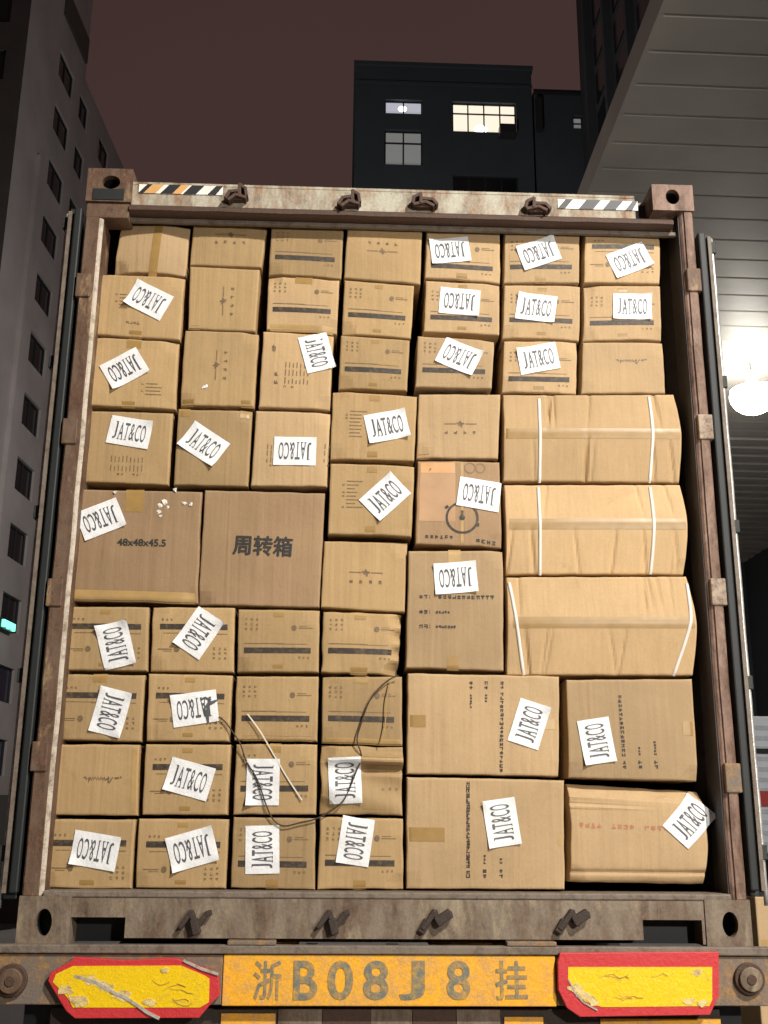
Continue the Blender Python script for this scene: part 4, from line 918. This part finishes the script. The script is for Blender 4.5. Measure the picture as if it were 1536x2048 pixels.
for x, z, r in ((2.42, 36.56, .17), (6.55, 35.45, .26)):
    mb = MB(); mb.prism([(x+r*1.3*math.cos(2*math.pi*k/16), zz(z)+r*math.sin(2*math.pi*k/16)) for k in range(16)], YM+.224, YM+.228); mb.build('room_light', BULB, mbd)
mb = MB(); mb.box(7.45, 8.3, YM-.55, YM-.02, zz(34.72), zz(35.32)); ac = mb.build('air_conditioner', FRAMED, mbd, bevel=.03)
mb = MB(); mb.box(-.07, 9.28, YM+.3, YM+12, 0, zz(38.98)); mb.build('body', MIDM, mbd)
mb = MB(); mb.box(-.17, 9.36, YM-.14, YM+12, zz(39.0), zz(39.22)); mb.box(-.12, 9.3, YM-.08, YM-.001, zz(37.9), zz(38.06)); mb.build('cornice', MIDM, mbd)
mb2 = MB(); mb2.box(9.40, 30, YM+.35, YM+12, 0, zz(37.9)); mb2.build('wing', MIDM, mbd)
wall_with_holes('wing_facade', fn, 9.37, 14, 0, zz(37.9), [H4], MIDM, mbd, .3); window(fn, *H4, mbd, GREYL, nx=1, nz=2, dep=.22)
mb = MB(); mb.box(9.45, 9.75, YM-.3, YM-.001, zz(35.2), zz(37.2)); mb.box(9.37, 14, YM-.12, YM-.001, zz(37.55), zz(37.7)); mb.build('downpipe', FRAMED, mbd)
# tower on the right: its long side wall recedes beside the yard
TM = plain('dark_tower_wall', (.050, .062, .070), .7, var=.15, scale=.25, bmp=.1)
YT = 44.3; tx = at(1161, 180, YT).x
tw = empty('dark_tower', (tx+8, 34, 0), 'tall dark tower rising between the middle building and the canopy', 'building')
boxpart('tower_body', TM, tw, tx, tx+22, 18, YT, 0, 72)
for k in range(7): boxpart('facade_fin', TM, tw, tx-.35, tx-.001, 20+k*3.6, 20.35+k*3.6, 0, 71)
for k in range(22):
    zc = 22+k*2.2
    for q in range(6): boxpart('window', GLASSD, tw, tx-.05, tx-.001, 21.2+q*3.6, 23.0+q*3.6, zc, zc+1.6)
boxpart('roof_edge', TM, tw, tx-.4, tx+22, 17.6, YT, 72.01, 72.5)

# ------------------------------------------------------------------ things seen right of the door under the canopy
TRW = plain('white_van_body', (.80, .85, .92), .4, var=.05)
tk = empty('box_truck', (8.6, 12, 0), 'white ribbed box truck parked far under the canopy at the right edge', 'truck')
tp = at(1492, 1432, 12); tz = tp.z; txl = tp.x
boxpart('cargo_box', TRW, tk, txl, txl+2.4, 12, 18, 1.15, tz, bevel=.02)
mb = MB()
for k in range(12): mb.box(txl+.03, txl+2.37, 11.985, 11.999, 1.25+k*(tz-1.3)/12, 1.25+k*(tz-1.3)/12+.06)
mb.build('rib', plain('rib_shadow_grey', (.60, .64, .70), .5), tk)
zz1 = at(1510, 1500, 12).z; boxpart('rear_gap', DARKM, tk, txl+.05, txl+2.35, 11.97, 11.984, zz1-.05, zz1+.02)
za, zb_ = at(1510, 1612, 12).z, at(1510, 1582, 12).z; boxpart('red_band', plain('red_band', (.55, .06, .06), .5), tk, txl+.05, txl+2.35, 11.96, 11.9845, za, zb_)
boxpart('cab', TRW, tk, txl+.05, txl+2.35, 18.05, 19.9, .5, 2.5, bevel=.15)
boxpart('chassis', BRKT, tk, txl+.2, txl+2.2, 12.1, 19.5, .6, 1.14)
for yy in (13.6, 18.9):
    for sx in (txl+.05, txl+2.1):
        mb = MB(); n = 24; a = mb.add([(sx, yy+.48*math.cos(2*math.pi*k/n), .48+.48*math.sin(2*math.pi*k/n)) for k in range(n)]); b = mb.add([(sx+.26, yy+.48*math.cos(2*math.pi*k/n), .48+.48*math.sin(2*math.pi*k/n)) for k in range(n)])
        for k in range(n): mb.face((a+k, a+(k+1) % n, b+(k+1) % n, b+k))
        mb.face(range(a, a+n)); mb.face(range(b, b+n)); mb.build('wheel', TYRE, tk)
# pallet stack beside the trailer
def side_carton(x, y, z, w_, d_, h_, label, mat, rot=0):
    mb = MB(); mb.box(-w_/2, w_/2, -d_/2, d_/2, 0, h_); o = mb.build('carton', mat, bevel=.006); o.location = (x, y, z); o.rotation_euler.z = rot
    t = MB(); t.box(-w_/2+.01, w_/2-.01, -d_/2-.0012, -d_/2-.0004, h_*.47, h_*.53); tt = t.build('packing_tape', TAPE_L); tt.parent = o
    tag(o, label, 'carton', 'cartons beside the trailer'); return o
sp = at(1496, 1792, 1.0); hs = (sp.z-.14)/3
for k, lb_ in enumerate(('white foam carton at the foot of the stack beside the trailer', 'brown carton in the middle of the stack beside the trailer', 'top brown carton of the stack right of the lower right casting')):
    side_carton(sp.x+.33+.01*k, 1.3+.01*k, .142+k*(hs), .66, .60, hs-.004, lb_, PAPER if k == 0 else CB_P, .02*k)
pal = empty('pallet', (sp.x+.35, 1.3, 0), 'low wooden pallet under the cartons beside the trailer', 'pallet')
WOOD = plain('pallet_wood', (.30, .21, .12), .8, bmp=.3)
for k in range(5): boxpart('top_board', WOOD, pal, sp.x-.15+k*.22, sp.x+.0+k*.22, .8, 1.8, .118, .140)
for k in range(3): boxpart('bearer', WOOD, pal, sp.x-.15, sp.x+.88, .8+k*.44, .9+k*.44, .0, .1175)
# low yard wall at the left
lw = MB(); p = at(-40, 1642, 14); lw.box(p.x-6, p.x+1.2, 14, 14.25, 0, 1.9); lo = lw.build('yard_wall', LDARK); tag(lo, 'low dark yard wall at the foot of the left block', 'wall')
